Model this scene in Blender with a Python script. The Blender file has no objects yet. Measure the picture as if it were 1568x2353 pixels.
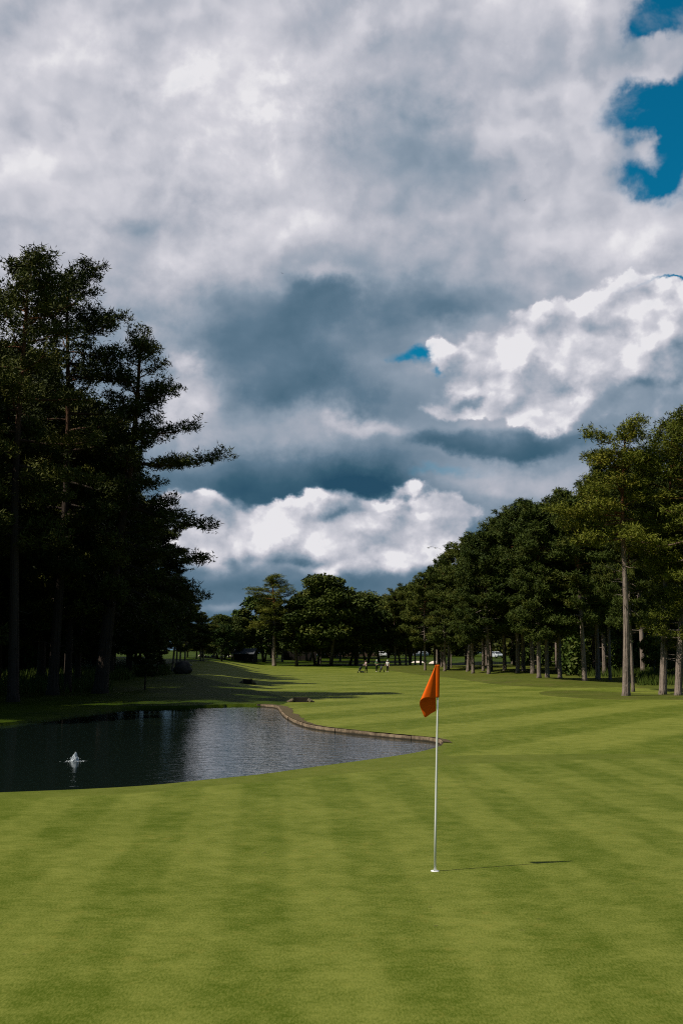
import bpy, bmesh, math, random
import numpy as np
from mathutils import Vector, Matrix
from mathutils.geometry import delaunay_2d_cdt

S = bpy.context.scene
COL = S.collection
R = math.radians

# ------------------------------------------------------------------ camera
CAM_H, PITCH, FPX, CX, CY = 2.4, R(8.05), 35 / 36 * 2352, 784.0, 1176.0
cam = bpy.data.cameras.new('camera')
cam.sensor_fit = 'VERTICAL'; cam.sensor_height = 36; cam.lens = 35
cam.clip_start = 0.1; cam.clip_end = 8000
co = bpy.data.objects.new('camera', cam); COL.objects.link(co)
co.location = (0, 0, CAM_H); co.rotation_euler = (math.pi / 2 + PITCH, 0, 0)
S.camera = co

def ray(px, py):
    a, b = (px - CX) / FPX, (CY - py) / FPX
    c, s = math.cos(PITCH), math.sin(PITCH)
    return Vector((a, c - b * s, s + b * c)).normalized()

def azel(px, py):
    d = ray(px, py)
    return math.atan2(d.x, d.y), math.asin(d.z)

# ------------------------------------------------------------------ light and exposure
SUN_EL, SUN_AZ = R(53.5), R(70.6 + 180)          # azimuth clockwise from +Y of the direction towards the sun
sl = bpy.data.lights.new('sun', 'SUN'); sl.energy = 5.0; sl.angle = R(0.5); sl.color = (1, .93, .80)
so = bpy.data.objects.new('sun', sl); COL.objects.link(so)
sdir = Vector((math.sin(SUN_AZ) * math.cos(SUN_EL), math.cos(SUN_AZ) * math.cos(SUN_EL), math.sin(SUN_EL)))
so.rotation_euler = sdir.to_track_quat('Z', 'Y').to_euler()
so.location = (-60, -40, 60)
S.view_settings.view_transform = 'Standard'; S.view_settings.look = 'None'
S.view_settings.exposure = 0.0; S.view_settings.gamma = 1.0
S.render.engine = 'CYCLES'
S.cycles.max_bounces = 5; S.cycles.diffuse_bounces = 1; S.cycles.glossy_bounces = 3
S.cycles.transmission_bounces = 4; S.cycles.transparent_max_bounces = 8
S.cycles.use_denoising = False; S.cycles.filter_width = 1.15
S.cycles.sample_clamp_indirect = 4.0

# ------------------------------------------------------------------ node helpers
class NT:
    """small expression builder over a node tree"""
    def __init__(s, tree): s.t = tree; s.n = tree.nodes; s.l = tree.links
    def put(s, sock, v):
        if isinstance(v, bpy.types.NodeSocket): s.l.new(v, sock)
        elif v is not None: sock.default_value = v
    def m(s, op, a, b=None, c=None, clamp=False):
        n = s.n.new('ShaderNodeMath'); n.operation = op; n.use_clamp = clamp
        s.put(n.inputs[0], a); s.put(n.inputs[1], b); s.put(n.inputs[2], c)
        return n.outputs[0]
    def v(s, op, a, b=None, c=None):
        n = s.n.new('ShaderNodeVectorMath'); n.operation = op
        s.put(n.inputs[0], a); s.put(n.inputs[1], b); s.put(n.inputs[2], c)
        return n.outputs['Value'] if op in ('DOT_PRODUCT', 'LENGTH') else n.outputs[0]
    def add(s, a, b): return s.m('ADD', a, b)
    def sub(s, a, b): return s.m('SUBTRACT', a, b)
    def mul(s, a, b): return s.m('MULTIPLY', a, b)
    def mad(s, a, b, c): return s.m('MULTIPLY_ADD', a, b, c)
    def xyz(s, v):
        n = s.n.new('ShaderNodeSeparateXYZ'); s.l.new(v, n.inputs[0]); return n.outputs
    def comb(s, x, y, z=0.0):
        n = s.n.new('ShaderNodeCombineXYZ'); s.put(n.inputs[0], x); s.put(n.inputs[1], y); s.put(n.inputs[2], z)
        return n.outputs[0]
    def noise(s, vec, scale=5, detail=4, rough=.5, dist=0.0, color=False, lac=2.0, dim='3D'):
        n = s.n.new('ShaderNodeTexNoise'); n.noise_dimensions = dim; s.put(n.inputs['Vector'], vec)
        n.inputs['Scale'].default_value = scale; n.inputs['Detail'].default_value = detail
        n.inputs['Roughness'].default_value = rough; n.inputs['Distortion'].default_value = dist
        n.inputs['Lacunarity'].default_value = lac
        return n.outputs['Color' if color else 'Fac']
    def vor(s, vec, scale=5, detail=2, rough=.5, smooth=.6):
        n = s.n.new('ShaderNodeTexVoronoi'); n.feature = 'SMOOTH_F1'; n.voronoi_dimensions = '2D'; s.put(n.inputs['Vector'], vec)
        n.inputs['Scale'].default_value = scale; n.inputs['Detail'].default_value = detail
        n.inputs['Roughness'].default_value = rough; n.inputs['Smoothness'].default_value = smooth
        return n.outputs['Distance']
    def sstep(s, v, lo, hi, a=0.0, b=1.0):
        n = s.n.new('ShaderNodeMapRange'); n.interpolation_type = 'SMOOTHSTEP'
        s.put(n.inputs[0], v); s.put(n.inputs[1], lo); s.put(n.inputs[2], hi); s.put(n.inputs[3], a); s.put(n.inputs[4], b)
        return n.outputs[0]
    def ramp(s, f, stops, mode='LINEAR'):
        n = s.n.new('ShaderNodeValToRGB'); e = n.color_ramp.elements; n.color_ramp.interpolation = mode
        while len(e) < len(stops): e.new(.5)
        for q, (p, c) in zip(e, stops): q.position = p; q.color = (*c, 1)
        s.put(n.inputs[0], f); return n.outputs[0]
    def mix(s, f, a, b, mode='MIX'):
        n = s.n.new('ShaderNodeMix'); n.data_type = 'RGBA'; n.blend_type = mode
        s.put(n.inputs[0], f)
        for k, v in ((6, a), (7, b)):
            s.put(n.inputs[k], v if isinstance(v, bpy.types.NodeSocket) else (*v, 1))
        return n.outputs[2]
    def mixf(s, f, a, b):
        n = s.n.new('ShaderNodeMix'); n.data_type = 'FLOAT'
        s.put(n.inputs[0], f); s.put(n.inputs[2], a); s.put(n.inputs[3], b); return n.outputs[0]

# ------------------------------------------------------------------ sky
W = bpy.data.worlds.new('World'); S.world = W; W.use_nodes = True
W.cycles.sampling_method = 'NONE'
t = NT(W.node_tree); t.n.clear()
geo = t.n.new('ShaderNodeTexCoord').outputs['Generated']      # the direction looked at
D = t.v('NORMALIZE', geo)
dx, dy, dz = t.xyz(D)
az = t.m('ARCTAN2', dx, dy); el = t.m('ARCSINE', dz)
# near the horizon a cloud deck is seen edge-on: squeeze its noise there
pq = t.comb(az, t.mul(el, 1.2), 0.0)
w1 = t.noise(pq, 3.2, 6, .58, color=True, dim='2D')
w2 = t.noise(t.v('ADD', pq, (3.1, 7.7, 1.3)), 14, 5, .6, color=True, dim='2D')
warp = t.v('ADD', t.v('MULTIPLY', t.v('SUBTRACT', w1, (.5, .5, .5)), (.085, .065, 0)),
           t.v('MULTIPLY', t.v('SUBTRACT', w2, (.5, .5, .5)), (.055, .048, 0)))
warp = t.v('MULTIPLY', warp, t.comb(1, t.sstep(el, 0, .35, .45, 1.0), 0))
P0 = t.comb(az, el, 0.0)
PW = t.v('ADD', P0, warp)

def blobs(acc, lst, pos=None):
    for (x, y, rx, ry, amp) in lst:
        a0, e0 = azel(x, y); a1, _ = azel(x + rx, y); _, e1 = azel(x, y - ry)
        sx, sy = 1 / abs(a1 - a0), 1 / abs(e1 - e0)
        v = t.v('MULTIPLY_ADD', pos or PW, (sx, sy, 0), (-a0 * sx, -e0 * sy, 0))
        d2 = t.v('DOT_PRODUCT', v, v)
        acc = t.mad(t.m('POWER', .36788, d2), amp, acc)
    return acc

# relief: how much denser the cloud gets away from the sun = lit and unlit sides of the billows
def relief(scale, det, rough, off, dist=.25):
    a = t.noise(pq, scale, det, rough, dist, dim='2D')
    b = t.noise(t.v('ADD', pq, off), scale, det, rough, dist, dim='2D')
    return a, t.sub(a, b)
na, ra = relief(4.2, 8, .50, (-.026, .036, 0), .1)
nb, rb = relief(15, 7, .56, (-.008, .012, 0), .1)
# cauliflower heads: rounded cells, jittered
vq = t.v('ADD', pq, t.v('MULTIPLY', t.v('SUBTRACT', w2, (.5, .5, .5)), (.05, .05, 0)))
va = t.vor(vq, 13, 2, .5, .5)
rv = t.sub(t.vor(t.v('ADD', vq, (-.012, .018, 0)), 13, 2, .5, .5), va)
patch = t.sstep(t.noise(t.v('ADD', pq, (9.2, 4.4, 0)), 4.5, 3, .5, dim='2D'), .40, .66)      # where the billows are crisp, where the veil is smooth

# 1: the high deck, broad light and dark
base = t.sstep(el, R(5), R(21), .34, .77)
deck = blobs(base, [
    (150, 230, 330, 260, .07), (560, 120, 260, 160, .05),
    (60, 90, 150, 120, .12), (480, 230, 190, 140, .13), (130, 470, 130, 80, .12), (560, 380, 180, 70, .08),
    (330, 110, 70, 90, -.06), (690, 150, 90, 60, .10), (900, 270, 190, 110, -.10), (1000, 420, 190, 110, -.13),
    (1160, 310, 120, 110, .15), (1210, 400, 60, 40, .09), (1340, 420, 110, 90, -.12), (1350, 220, 60, 40, .12),
    (1480, 550, 190, 55, .14), (300, 520, 90, 28, -.16), (50, 505, 90, 40, -.16), (365, 588, 46, 40, .12),
    (760, 520, 160, 55, .10), (700, 460, 80, 30, .06), (1250, 20, 300, 60, .08),
    (620, 690, 250, 60, -.20), (745, 645, 70, 26, .20), (1010, 660, 260, 46, -.06), (1120, 700, 230, 40, -.20), (1330, 640, 200, 26, -.07), (1000, 730, 80, 40, -.10),
    (640, 790, 300, 120, -.36), (410, 845, 36, 40, .40), (450, 925, 50, 34, .26), (500, 890, 60, 26, .12), (400, 960, 40, 50, .2), (330, 760, 90, 60, .08), (620, 900, 170, 50, -.16),
    (840, 830, 70, 60, .05), (860, 960, 90, 50, -.02),
    (560, 1010, 130, 40, .10), (760, 900, 110, 50, -.14), (830, 980, 80, 24, .40), (720, 1065, 200, 30, -.16), (640, 1125, 270, 50, -.36), (850, 1110, 90, 34, -.30),
    (1130, 1095, 240, 34, .16), (1300, 1130, 160, 60, .14), (1140, 1125, 40, 16, .14), (1200, 1180, 100, 30, .12),
    (560, 1370, 300, 22, -.02), (520, 1400, 70, 12, .24), (620, 1345, 200, 16, -.10), (480, 1320, 100, 16, .05),
])
deck = t.add(deck, t.mul(ra, t.sstep(el, R(3), R(16), .55, .70)))
deck = t.add(deck, t.mul(t.mul(rb, patch), t.sstep(deck, .3, .7, .15, .50)))
deck = t.add(deck, t.mul(t.mul(rv, t.m('SUBTRACT', 1, patch)), t.sstep(deck, .40, .75, .05, .24)))
deck = t.add(deck, t.mul(t.sub(na, .5), .16))

# 2: sunlit cumulus heaps behind the deck's dark base
heap = blobs(0.0, [
    (1040, 860, 100, 80, .9), (1180, 810, 150, 90, 1), (1340, 790, 150, 110, 1), (1500, 770, 150, 100, 1.0), (1680, 800, 200, 130, 1),
    (1010, 935, 70, 30, .7), (1260, 930, 80, 46, .9), (965, 800, 22, 30, .5), (1130, 925, 70, 24, .3), (1540, 910, 60, 60, .5),
    (520, 1215, 130, 50, 1), (690, 1190, 130, 50, 1), (860, 1190, 150, 50, .9), (620, 1255, 190, 50, .9), (880, 1270, 150, 60, 1), (1010, 1235, 90, 66, 1.0), (740, 1265, 120, 46, .6), (420, 1240, 90, 60, .7),
    (940, 1125, 46, 22, .9), (1050, 1170, 60, 30, .6), (1165, 1190, 30, 28, .9), (470, 1190, 60, 46, .7), (1300, 1230, 170, 60, .5),
    (430, 880, 40, 60, .25),
])
hf = t.add(heap, t.add(t.mul(t.sub(nb, .5), .7), t.mul(t.sub(na, .5), .9)))
hf = t.add(hf, t.mul(t.sub(.52, va), .6))
hmask = t.sstep(hf, .22, t.add(t.sstep(ra, -.05, .05, .80, .46), t.sstep(el, azel(784, 1215)[1], azel(784, 1330)[1], 0.0, .55)))                     # crisp where it faces the sun, soft below
hmask = t.mul(hmask, t.sstep(heap, .06, .28))
hl = blobs(.86, [(1065, 908, 40, 14, -.32), (1420, 900, 110, 34, -.24), (1180, 885, 60, 16, -.14), (1300, 800, 60, 30, .04), (1460, 840, 140, 30, -.08),
                 (1400, 720, 200, 40, .04), (640, 1290, 120, 18, -.34), (560, 1290, 80, 16, -.20), (770, 1182, 70, 9, -.16), (930, 1174, 110, 8, -.20),
                 (1080, 1240, 60, 50, -.14), (760, 1295, 60, 16, -.26), (600, 1180, 120, 14, .10), (830, 1245, 100, 26, .08), (890, 1300, 90, 16, .04),
                 (1280, 1230, 120, 60, -.3), (1440, 965, 90, 30, -.30)])
hl = t.add(hl, t.mul(ra, .62)); hl = t.add(hl, t.mul(rb, .65)); hl = t.add(hl, t.mul(rv, .62))

# 3: dark flat scud hanging in front
scud = blobs(0.0, [(1080, 1005, 160, 34, 1.0), (1230, 1015, 130, 24, .7), (960, 1020, 70, 26, .5), (1430, 945, 100, 24, .55), (1380, 985, 100, 20, .45),
                   (1390, 890, 60, 20, .2)])
smask = t.sstep(t.add(scud, t.add(t.mul(t.sub(na, .5), .6), t.mul(t.sub(nb, .5), .5))), .12, .95)
sl_ = t.add(t.sstep(t.add(el, t.mul(t.sub(nb, .5), .05)), azel(784, 1050)[1], azel(784, 940)[1], .10, .46), t.mul(ra, .5))

lum = t.mixf(hmask, deck, hl)
lum = t.mixf(t.mul(smask, .9), lum, sl_)
ccol = t.ramp(lum, [(0, (.020, .072, .125)), (.16, (.042, .108, .165)), (.36, (.115, .190, .265)), (.55, (.255, .320, .400)),
                    (.74, (.450, .468, .535)), (.92, (.650, .645, .700)), (1, (.80, .79, .82))])
# gaps of clear sky
gap = blobs(0.0, [(1540, 20, 90, 60, 1.1), (1470, 55, 46, 46, .7), (1455, 225, 100, 70, 1.15), (1568, 270, 90, 90, 1.0), (1430, 370, 66, 44, .9), (1540, 385, 70, 50, .6), (1480, 415, 60, 36, .7),
                  (1525, 122, 66, 40, -1.0), (1490, 300, 26, 56, -.45), (1700, 200, 130, 200, 1.0),
                  (915, 806, 46, 22, .95), (972, 856, 16, 14, .8), (940, 830, 20, 26, .4), (1540, 661, 90, 6, .9), (1030, 1078, 70, 20, .55), (960, 1090, 60, 16, .4)])
gmask = t.sstep(t.add(t.add(gap, t.mul(t.sub(nb, .5), .9)), t.mul(t.sub(na, .5), .5)), .16, .92)
gmask = t.mul(gmask, t.m('SUBTRACT', 1, t.mul(t.sstep(el, R(14), R(11.5)), .45)))
gmask = t.mul(gmask, t.m('MAXIMUM', t.sstep(el, R(22), R(19)), t.sstep(t.noise(t.v('ADD', pq, (2.2, 5.1, 0)), 8, 6, .6, .2, dim='2D'), .66, .42, .52, 1.0)))      # thin veils drifting over the clear sky
# unseen opening overhead and behind the viewer, added dark to lower the ambient light
dim_opening = t.m('MAXIMUM', t.sstep(t.add(el, t.mul(t.sub(na, .5), .3)), R(44), R(56)), t.sstep(t.add(t.m('ABSOLUTE', az), t.mul(t.sub(na, .5), .5)), R(50), R(75)))
gmask = t.m('MAXIMUM', gmask, t.mul(dim_opening, .85))
sky = t.n.new('ShaderNodeTexSky'); sky.sky_type = 'NISHITA'; sky.sun_disc = False
sky.sun_elevation = SUN_EL; sky.sun_rotation = SUN_AZ
b1 = t.n.new('ShaderNodeBackground'); b1.inputs[1].default_value = .1
t.put(b1.inputs[0], t.mix(1.0, sky.outputs[0], t.mix(dim_opening, (.02, .72, .86), (.06, .24, .34)), 'MULTIPLY'))  # opening tinted dimmer than the visible gaps, to weaken the ambient light
b2 = t.n.new('ShaderNodeBackground'); b2.inputs[1].default_value = 1.0; t.put(b2.inputs[0], ccol)
ms = t.n.new('ShaderNodeMixShader'); t.put(ms.inputs[0], gmask); t.put(ms.inputs[1], b2.outputs[0]); t.put(ms.inputs[2], b1.outputs[0])
ow = t.n.new('ShaderNodeOutputWorld'); t.put(ow.inputs[0], ms.outputs[0])

# ------------------------------------------------------------------ terrain
def smooth01(v):
    v = max(0.0, min(1.0, v)); return v * v * (3 - 2 * v)

def zg(x, y):
    """height of the ground: a flat green and fairway, a wooded bank that climbs on the left"""
    r = math.hypot(x, y)
    q = x / max(y, 1e-3) if y > 1 else (-9 if x < 0 else 9)
    z = 0.0
    z += smooth01((-.06 - q) / .08) * min(1.6, .017 * max(0, y - 47)) * (1 if y > 1 else 0)
    amp = smooth01((r - 45) / 60)
    z += amp * (.10 * math.sin(x * .13 + 1.1) * math.sin(y * .075 + .4) + .07 * math.sin(x * .05 - y * .16 + 2.0))
    # low mounds under the right-hand pines
    rt = smooth01((q - .10) / .08) * smooth01((y - 62) / 14)
    z += rt * (.22 + .12 * math.sin(x * .35 + y * .11) + .10 * math.sin(x * .18 - y * .23))
    # mounds on the far side of the fairway
    z -= .25 * smooth01((y - 70) / 50) * (1 - smooth01((y - 150) / 40)) * smooth01((.16 - abs(q)) / .06)
    z += smooth01((y - 155) / 40) * (.30 + .22 * math.sin(x * .11 + .8) * math.sin(y * .05)) + 1.05 * smooth01((y - 190) / 100)
    return z

def G(px, py, z0=0.0):
    """where the ground lies at this place in the view"""
    d = ray(px, py); p = Vector((0, 0, CAM_H)); s = .5
    lo = 0.0
    while s < 2500:
        q = p + d * s
        if q.z <= zg(q.x, q.y) + z0:
            hi = s
            for _ in range(24):
                m = (lo + hi) / 2; q = p + d * m
                if q.z <= zg(q.x, q.y) + z0: hi = m
                else: lo = m
            q = p + d * hi; return Vector((q.x, q.y, zg(q.x, q.y)))
        lo = s; s *= 1.02
    q = p + d * 600; return Vector((q.x, q.y, zg(q.x, q.y)))

def P(px, py, dist):
    d = ray(px, py); return Vector((0, 0, CAM_H)) + d * (dist / math.hypot(d.x, d.y))

WATER_Z = -.10
near_shore = [(-2600, 1900), (-1500, 1880), (-700, 1847), (-250, 1830), (0, 1820), (200, 1812), (350, 1803), (480, 1790), (600, 1778), (680, 1767), (760, 1756), (850, 1744), (920, 1734), (965, 1726), (1000, 1717)]
tip = [(1014, 1712), (1018, 1706)]
wall_line = [(1012, 1700), (985, 1694.5), (920, 1688.5), (850, 1682), (780, 1675), (720, 1667), (682, 1656), (658, 1643), (645, 1630), (640, 1623.5), (630, 1620.5)]
left_shore = [(600, 1618), (540, 1617), (484, 1619), (400, 1621), (335, 1621), (285, 1623), (240, 1629), (160, 1639), (81, 1650), (0, 1661), (-140, 1678), (-400, 1702), (-1000, 1750), (-2200, 1800)]

def resample(pts, step):
    out = []
    for a, b in zip(pts, pts[1:]):
        n = max(1, int((Vector(b) - Vector(a)).length / step))
        out += [tuple(Vector(a).lerp(Vector(b), k / n)) for k in range(n)]
    return out + [tuple(pts[-1])]

def spline(pts, n=6):
    """Catmull-Rom through 2-D points"""
    out = []
    p = [pts[0]] + list(pts) + [pts[-1]]
    for i in range(1, len(p) - 2):
        a, b, c, d = (np.array(q, float) for q in p[i - 1:i + 3])
        for k in range(n):
            u = k / n
            out.append(tuple(.5 * (2 * b + (c - a) * u + (2 * a - 5 * b + 4 * c - d) * u * u + (3 * b - a - 3 * c + d) * u ** 3)))
    return out + [tuple(pts[-1])]

g2 = lambda pts: [tuple(G(*q).xy) for q in pts]
sh_near = g2(spline(near_shore, 6)); sh_tip = g2(tip); sh_wall = g2(spline(wall_line, 8)); sh_left = g2(spline(left_shore, 6))
rngs = random.Random(4)
def wobble(pts, a):
    return [pts[0]] + [(x + rngs.uniform(-a, a), y + rngs.uniform(-a, a)) for x, y in pts[1:-1]] + [pts[-1]]
sh_left = wobble(sh_left, .12)
pond_poly = sh_near + sh_tip + sh_wall + sh_left

# mown areas
green_far = [(-4200, 2150), (-2600, 1960), (-1500, 1918), (-700, 1872), (-250, 1848), (0, 1836), (200, 1828), (350, 1819), (480, 1806), (600, 1796), (700, 1786), (800, 1776), (900, 1767), (985, 1760), (1107, 1752.5), (1220, 1748), (1337, 1745), (1568, 1742), (2300, 1746)]
green_poly = g2(spline(green_far, 4)) + [(30, -6), (-30, -6)]
collar_far = [(1018, 1706), (1026, 1716), (1016, 1728), (1030, 1736), (1120, 1734), (1250, 1732.5), (1400, 1732), (1568, 1733), (2400, 1738)]
fair_near = collar_far
fair_far = [(2600, 1632), (1750, 1606), (1568, 1590), (1450, 1579), (1330, 1580), (1220, 1577.5), (1130, 1571), (1040, 1557.5), (960, 1549.5), (890, 1540), (800, 1534), (700, 1531), (600, 1527), (520, 1520), (455, 1519), (395, 1529), (440, 1550), (510, 1567), (590, 1586), (645, 1599), (672, 1608), (652, 1616)]
wall_in = []
fair_poly = list(reversed(g2(spline(collar_far, 3)))) 
fair_ring = g2(spline(fair_near, 3)) + g2(spline(fair_far, 3)) 
lobe = g2(spline([(1236, 1591), (1262, 1586.5), (1330, 1586), (1420, 1590), (1500, 1594), (1640, 1598), (1640, 1607), (1500, 1607), (1400, 1606.5), (1310, 1602), (1250, 1597), (1236, 1591)], 4))

def inside(pts_poly):
    P_ = np.array(pts_poly)
    x0, y0 = P_[:, 0], P_[:, 1]; x1, y1 = np.roll(x0, -1), np.roll(y0, -1)
    def f(x, y):
        c = (y0 > y) != (y1 > y)
        with np.errstate(divide='ignore', invalid='ignore'):
            xi = (x1 - x0) * (y - y0) / (y1 - y0) + x0
        return bool(np.count_nonzero(c & (x < xi)) & 1)
    return f

# one sheet of ground out to the horizon, with the pond cut out; its mown areas are separate meshes that share their seams
verts, edges = [], []
def loop(pts, closed=True):
    i0 = len(verts); verts.extend(Vector(p) for p in pts)
    n = len(pts)
    edges.extend((i0 + k, i0 + k + 1) for k in range(n - 1))
    if closed: edges.append((i0 + n - 1, i0))
loop(pond_poly)
gl = g2(spline(green_far, 4)); loop(gl, False)
cl = g2(spline(collar_far, 3)); loop(cl[1:], False)
ff = g2(spline(fair_far, 3)); loop(ff, False)
loop(lobe[:-1])
r = 3.0
rows = []
while r < 4500:
    rows.append(r); r *= 1.045 if r < 400 else 1.25
for r in rows:
    na_ = 96 if r < 500 else 48
    for k in range(na_):
        a = (k / (na_ - 1) - .5) * R(84)
        verts.append(Vector((r * math.sin(a), r * math.cos(a))))
    for k in range(1, 24):
        a = R(42) + k / 24 * R(276)
        verts.append(Vector((r * math.sin(a), r * math.cos(a))))
verts.append(Vector((0, 0)))
cv, ce, cf, *_ = delaunay_2d_cdt(verts, edges, [], 0, 1e-4)
in_pond, in_green, in_lobe = inside(pond_poly), inside(green_poly), inside(lobe)
in_fair = inside(cl + ff + list(reversed(sh_wall)))
near_cut = inside(cl + [(300, cl[-1][1]), (300, -80), (-300, -80), (-300, pond_poly[0][1])] + sh_near + sh_tip)
zones = {'putting_green': [], 'collar': [], 'fairway': [], 'semi_rough': [], 'rough_grass': []}
for f in cf:
    x = sum(cv[i].x for i in f) / len(f); y = sum(cv[i].y for i in f) / len(f)
    if in_pond(x, y): continue
    r_ = math.hypot(x, y)
    if in_green(x, y) and r_ < 45 : k = 'putting_green'
    elif near_cut(x, y) and r_ < 60: k = 'collar'
    elif in_lobe(x, y): k = 'semi_rough'
    elif in_fair(x, y): k = 'fairway'
    elif x > .04 * y and 40 < y < 190: k = 'semi_rough'
    else: k = 'rough_grass'
    zones[k].append(f)

def mesh_object(name, vs, fs, mat=None, parent=None, smooth=False):
    me = bpy.data.meshes.new(name); me.from_pydata([tuple(v) for v in vs], [], fs); me.update()
    o = bpy.data.objects.new(name, me); COL.objects.link(o)
    if mat:
        for m_ in (mat if isinstance(mat, (list, tuple)) else [mat]): me.materials.append(m_)
    if parent: o.parent = parent
    if smooth: me.polygons.foreach_set('use_smooth', [True] * len(me.polygons))
    return o

def tag(o, label=None, cat=None, group=None, kind=None):
    if label: o['label'] = label
    if cat: o['category'] = cat
    if group: o['group'] = group
    if kind: o['kind'] = kind
    return o

def structure(o): o['kind'] = 'structure'; return o

# ------------------------------------------------------------------ materials
def material(name, build):
    m = bpy.data.materials.new(name); m.use_nodes = True
    q = NT(m.node_tree); q.n.clear()
    b = q.n.new('ShaderNodeBsdfPrincipled'); o = q.n.new('ShaderNodeOutputMaterial')
    q.l.new(b.outputs[0], o.inputs[0]); build(q, b); return m

def plain(name, col, rough=.6, spec=.4, vary=.12, scale=8.0, metal=0.0, bump=0.0, coat=0.0):
    def f(q, b):
        tc = q.n.new('ShaderNodeTexCoord').outputs['Object']
        n = q.noise(tc, scale, 5, .6)
        q.put(b.inputs['Base Color'], q.mix(n, tuple(c * (1 - vary) for c in col), tuple(min(1, c * (1 + vary)) for c in col)))
        q.put(b.inputs['Roughness'], q.mad(n, .15, rough - .07)); b.inputs['Specular IOR Level'].default_value = spec
        b.inputs['Metallic'].default_value = metal; b.inputs['Coat Weight'].default_value = coat
        if bump:
            bp = q.n.new('ShaderNodeBump'); bp.inputs['Strength'].default_value = bump; bp.inputs['Distance'].default_value = .02
            q.put(bp.inputs['Height'], n); q.put(b.inputs['Normal'], bp.outputs[0])
    return material(name, f)

def stripes(q, pos, ang, period, soft, phase=0.0, wob=.25):
    """alternating mower passes: the sward is laid towards and away from the eye"""
    n = (math.cos(ang), -math.sin(ang), 0)
    u = q.v('DOT_PRODUCT', pos, n)
    u = q.add(u, q.mul(q.sub(q.noise(pos, .35, 3, .5), .5), wob))
    s = q.m('SINE', q.mad(u, 2 * math.pi / period, phase))
    return q.sstep(s, -soft, soft)

def grass(name, dark, light, build_stripes, amp, blotch, fine, bump, litter=0.0, marks=False):
    def f(q, b):
        pos = q.n.new('ShaderNodeNewGeometry').outputs['Position']
        s = build_stripes(q, pos)
        big = q.noise(pos, .30, 4, .6); mid = q.noise(pos, 2.2, 5, .62); fin = q.noise(q.v('MULTIPLY', pos, (1, .32, 1)), fine, 3, .75)
        patch_ = q.noise(q.v('MULTIPLY', pos, (.7, 1.15, 1)), 7.0, 5, .68)
        k = q.mad(q.sub(s, .5), amp, .5)
        k = q.add(k, q.mul(q.sub(big, .5), blotch)); k = q.add(k, q.mul(q.sub(mid, .5), blotch * 1.3))
        k = q.add(k, q.mul(q.sub(fin, .5), 2.3)); k = q.add(k, q.mul(q.sub(patch_, .5), 1.05))
        col = q.mix(q.m('ADD', k, 0, clamp=True), dark, light)
        dry = q.sstep(q.add(q.mul(q.noise(pos, 5.0, 5, .7), .7), q.mul(big, .3)), .52, .72)
        col = q.mix(q.mul(dry, .38), col, (light[0] * 1.35, light[1] * 1.05, light[2] * 1.1))
        if marks:                                              # pitch marks and specks of leaf
            vn = q.vor(q.v('ADD', pos, q.v('MULTIPLY', q.noise(pos, 3, 2, color=True), (.2, .2, 0))), 1.7, 0, .5, 0.0)
            col = q.mix(q.mul(q.sstep(vn, .045, .015), q.mul(q.sstep(big, .45, .6), .5)), col, (.050, .048, .016))
        if litter: col = q.mix(q.mul(q.sstep(q.add(q.mul(q.noise(pos, .5, 4, .65), .6), q.mul(q.noise(pos, 6, 4, .7), .4)), .50, .64), litter), col, (.105, .070, .034))
        q.put(b.inputs['Base Color'], col)
        b.inputs['Roughness'].default_value = .75; b.inputs['Specular IOR Level'].default_value = .03
        b.inputs['Sheen Weight'].default_value = .0
        bp = q.n.new('ShaderNodeBump'); bp.inputs['Strength'].default_value = bump; bp.inputs['Distance'].default_value = .10 / fine
        h = q.add(fin, q.mul(q.noise(pos, fine * 2.7, 2, .7), .6))
        q.put(bp.inputs['Height'], h); q.put(b.inputs['Normal'], bp.outputs[0])
    return material(name, f)

gd, gl_ = (.057, .083, .006), (.160, .176, .033)
def st_green(q, pos):
    a = stripes(q, pos, R(-4.2), 1.32, .5, -1.1, .30)
    c = stripes(q, pos, R(-38), 1.5, 1.0, .4, .30)
    fade = q.sstep(q.noise(pos, .22, 2, .5), .35, .62)
    return q.add(q.mul(a, .76), q.mul(q.mul(c, fade), .40))
def st_fair(q, pos):
    a = stripes(q, pos, R(34.5), 5.0, .45, 1.9, .5)
    c = stripes(q, pos, R(-52), 5.6, .6, .2, .6)
    y = q.xyz(pos)[1]
    return q.mixf(q.sstep(y, 38, 60), a, q.add(q.mul(a, .45), q.mul(c, .5)))
M = {}
M['green'] = grass('putting_green_turf', gd, gl_, st_green, .32, 1.0, 60, 1.0, marks=True)
M['collar'] = grass('collar_turf', (.062, .085, .008), (.128, .142, .026), lambda q, p: q.noise(p, .8, 3, .6), .6, .9, 60, .8)
M['fairway'] = grass('fairway_turf', (.060, .086, .006), (.170, .184, .034), st_fair, .42, 1.1, 45, .8)
M['semi'] = grass('semi_rough_turf', (.044, .060, .006), (.100, .112, .020), lambda q, p: q.noise(p, .4, 4, .6), .9, 1.2, 40, 1.0, .45)
M['rough'] = grass('shade_tinted_rough_turf', (.008, .022, .001), (.048, .070, .003), lambda q, p: q.noise(p, .15, 3, .5), .7, 1.0, 30, 1.0, .08)  # rough grass, its colour darkened to carry the tree shade on the left bank

zall = [Vector((v.x, v.y, zg(v.x, v.y))) for v in cv]
for k, mk in (('putting_green', 'green'), ('collar', 'collar'), ('fairway', 'fairway'), ('semi_rough', 'semi'), ('rough_grass', 'rough')):
    used = sorted({i for f in zones[k] for i in f}); mp = {i: j for j, i in enumerate(used)}
    structure(mesh_object(k, [zall[i] for i in used], [tuple(mp[i] for i in f) for f in zones[k]], M[mk], smooth=True))

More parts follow.
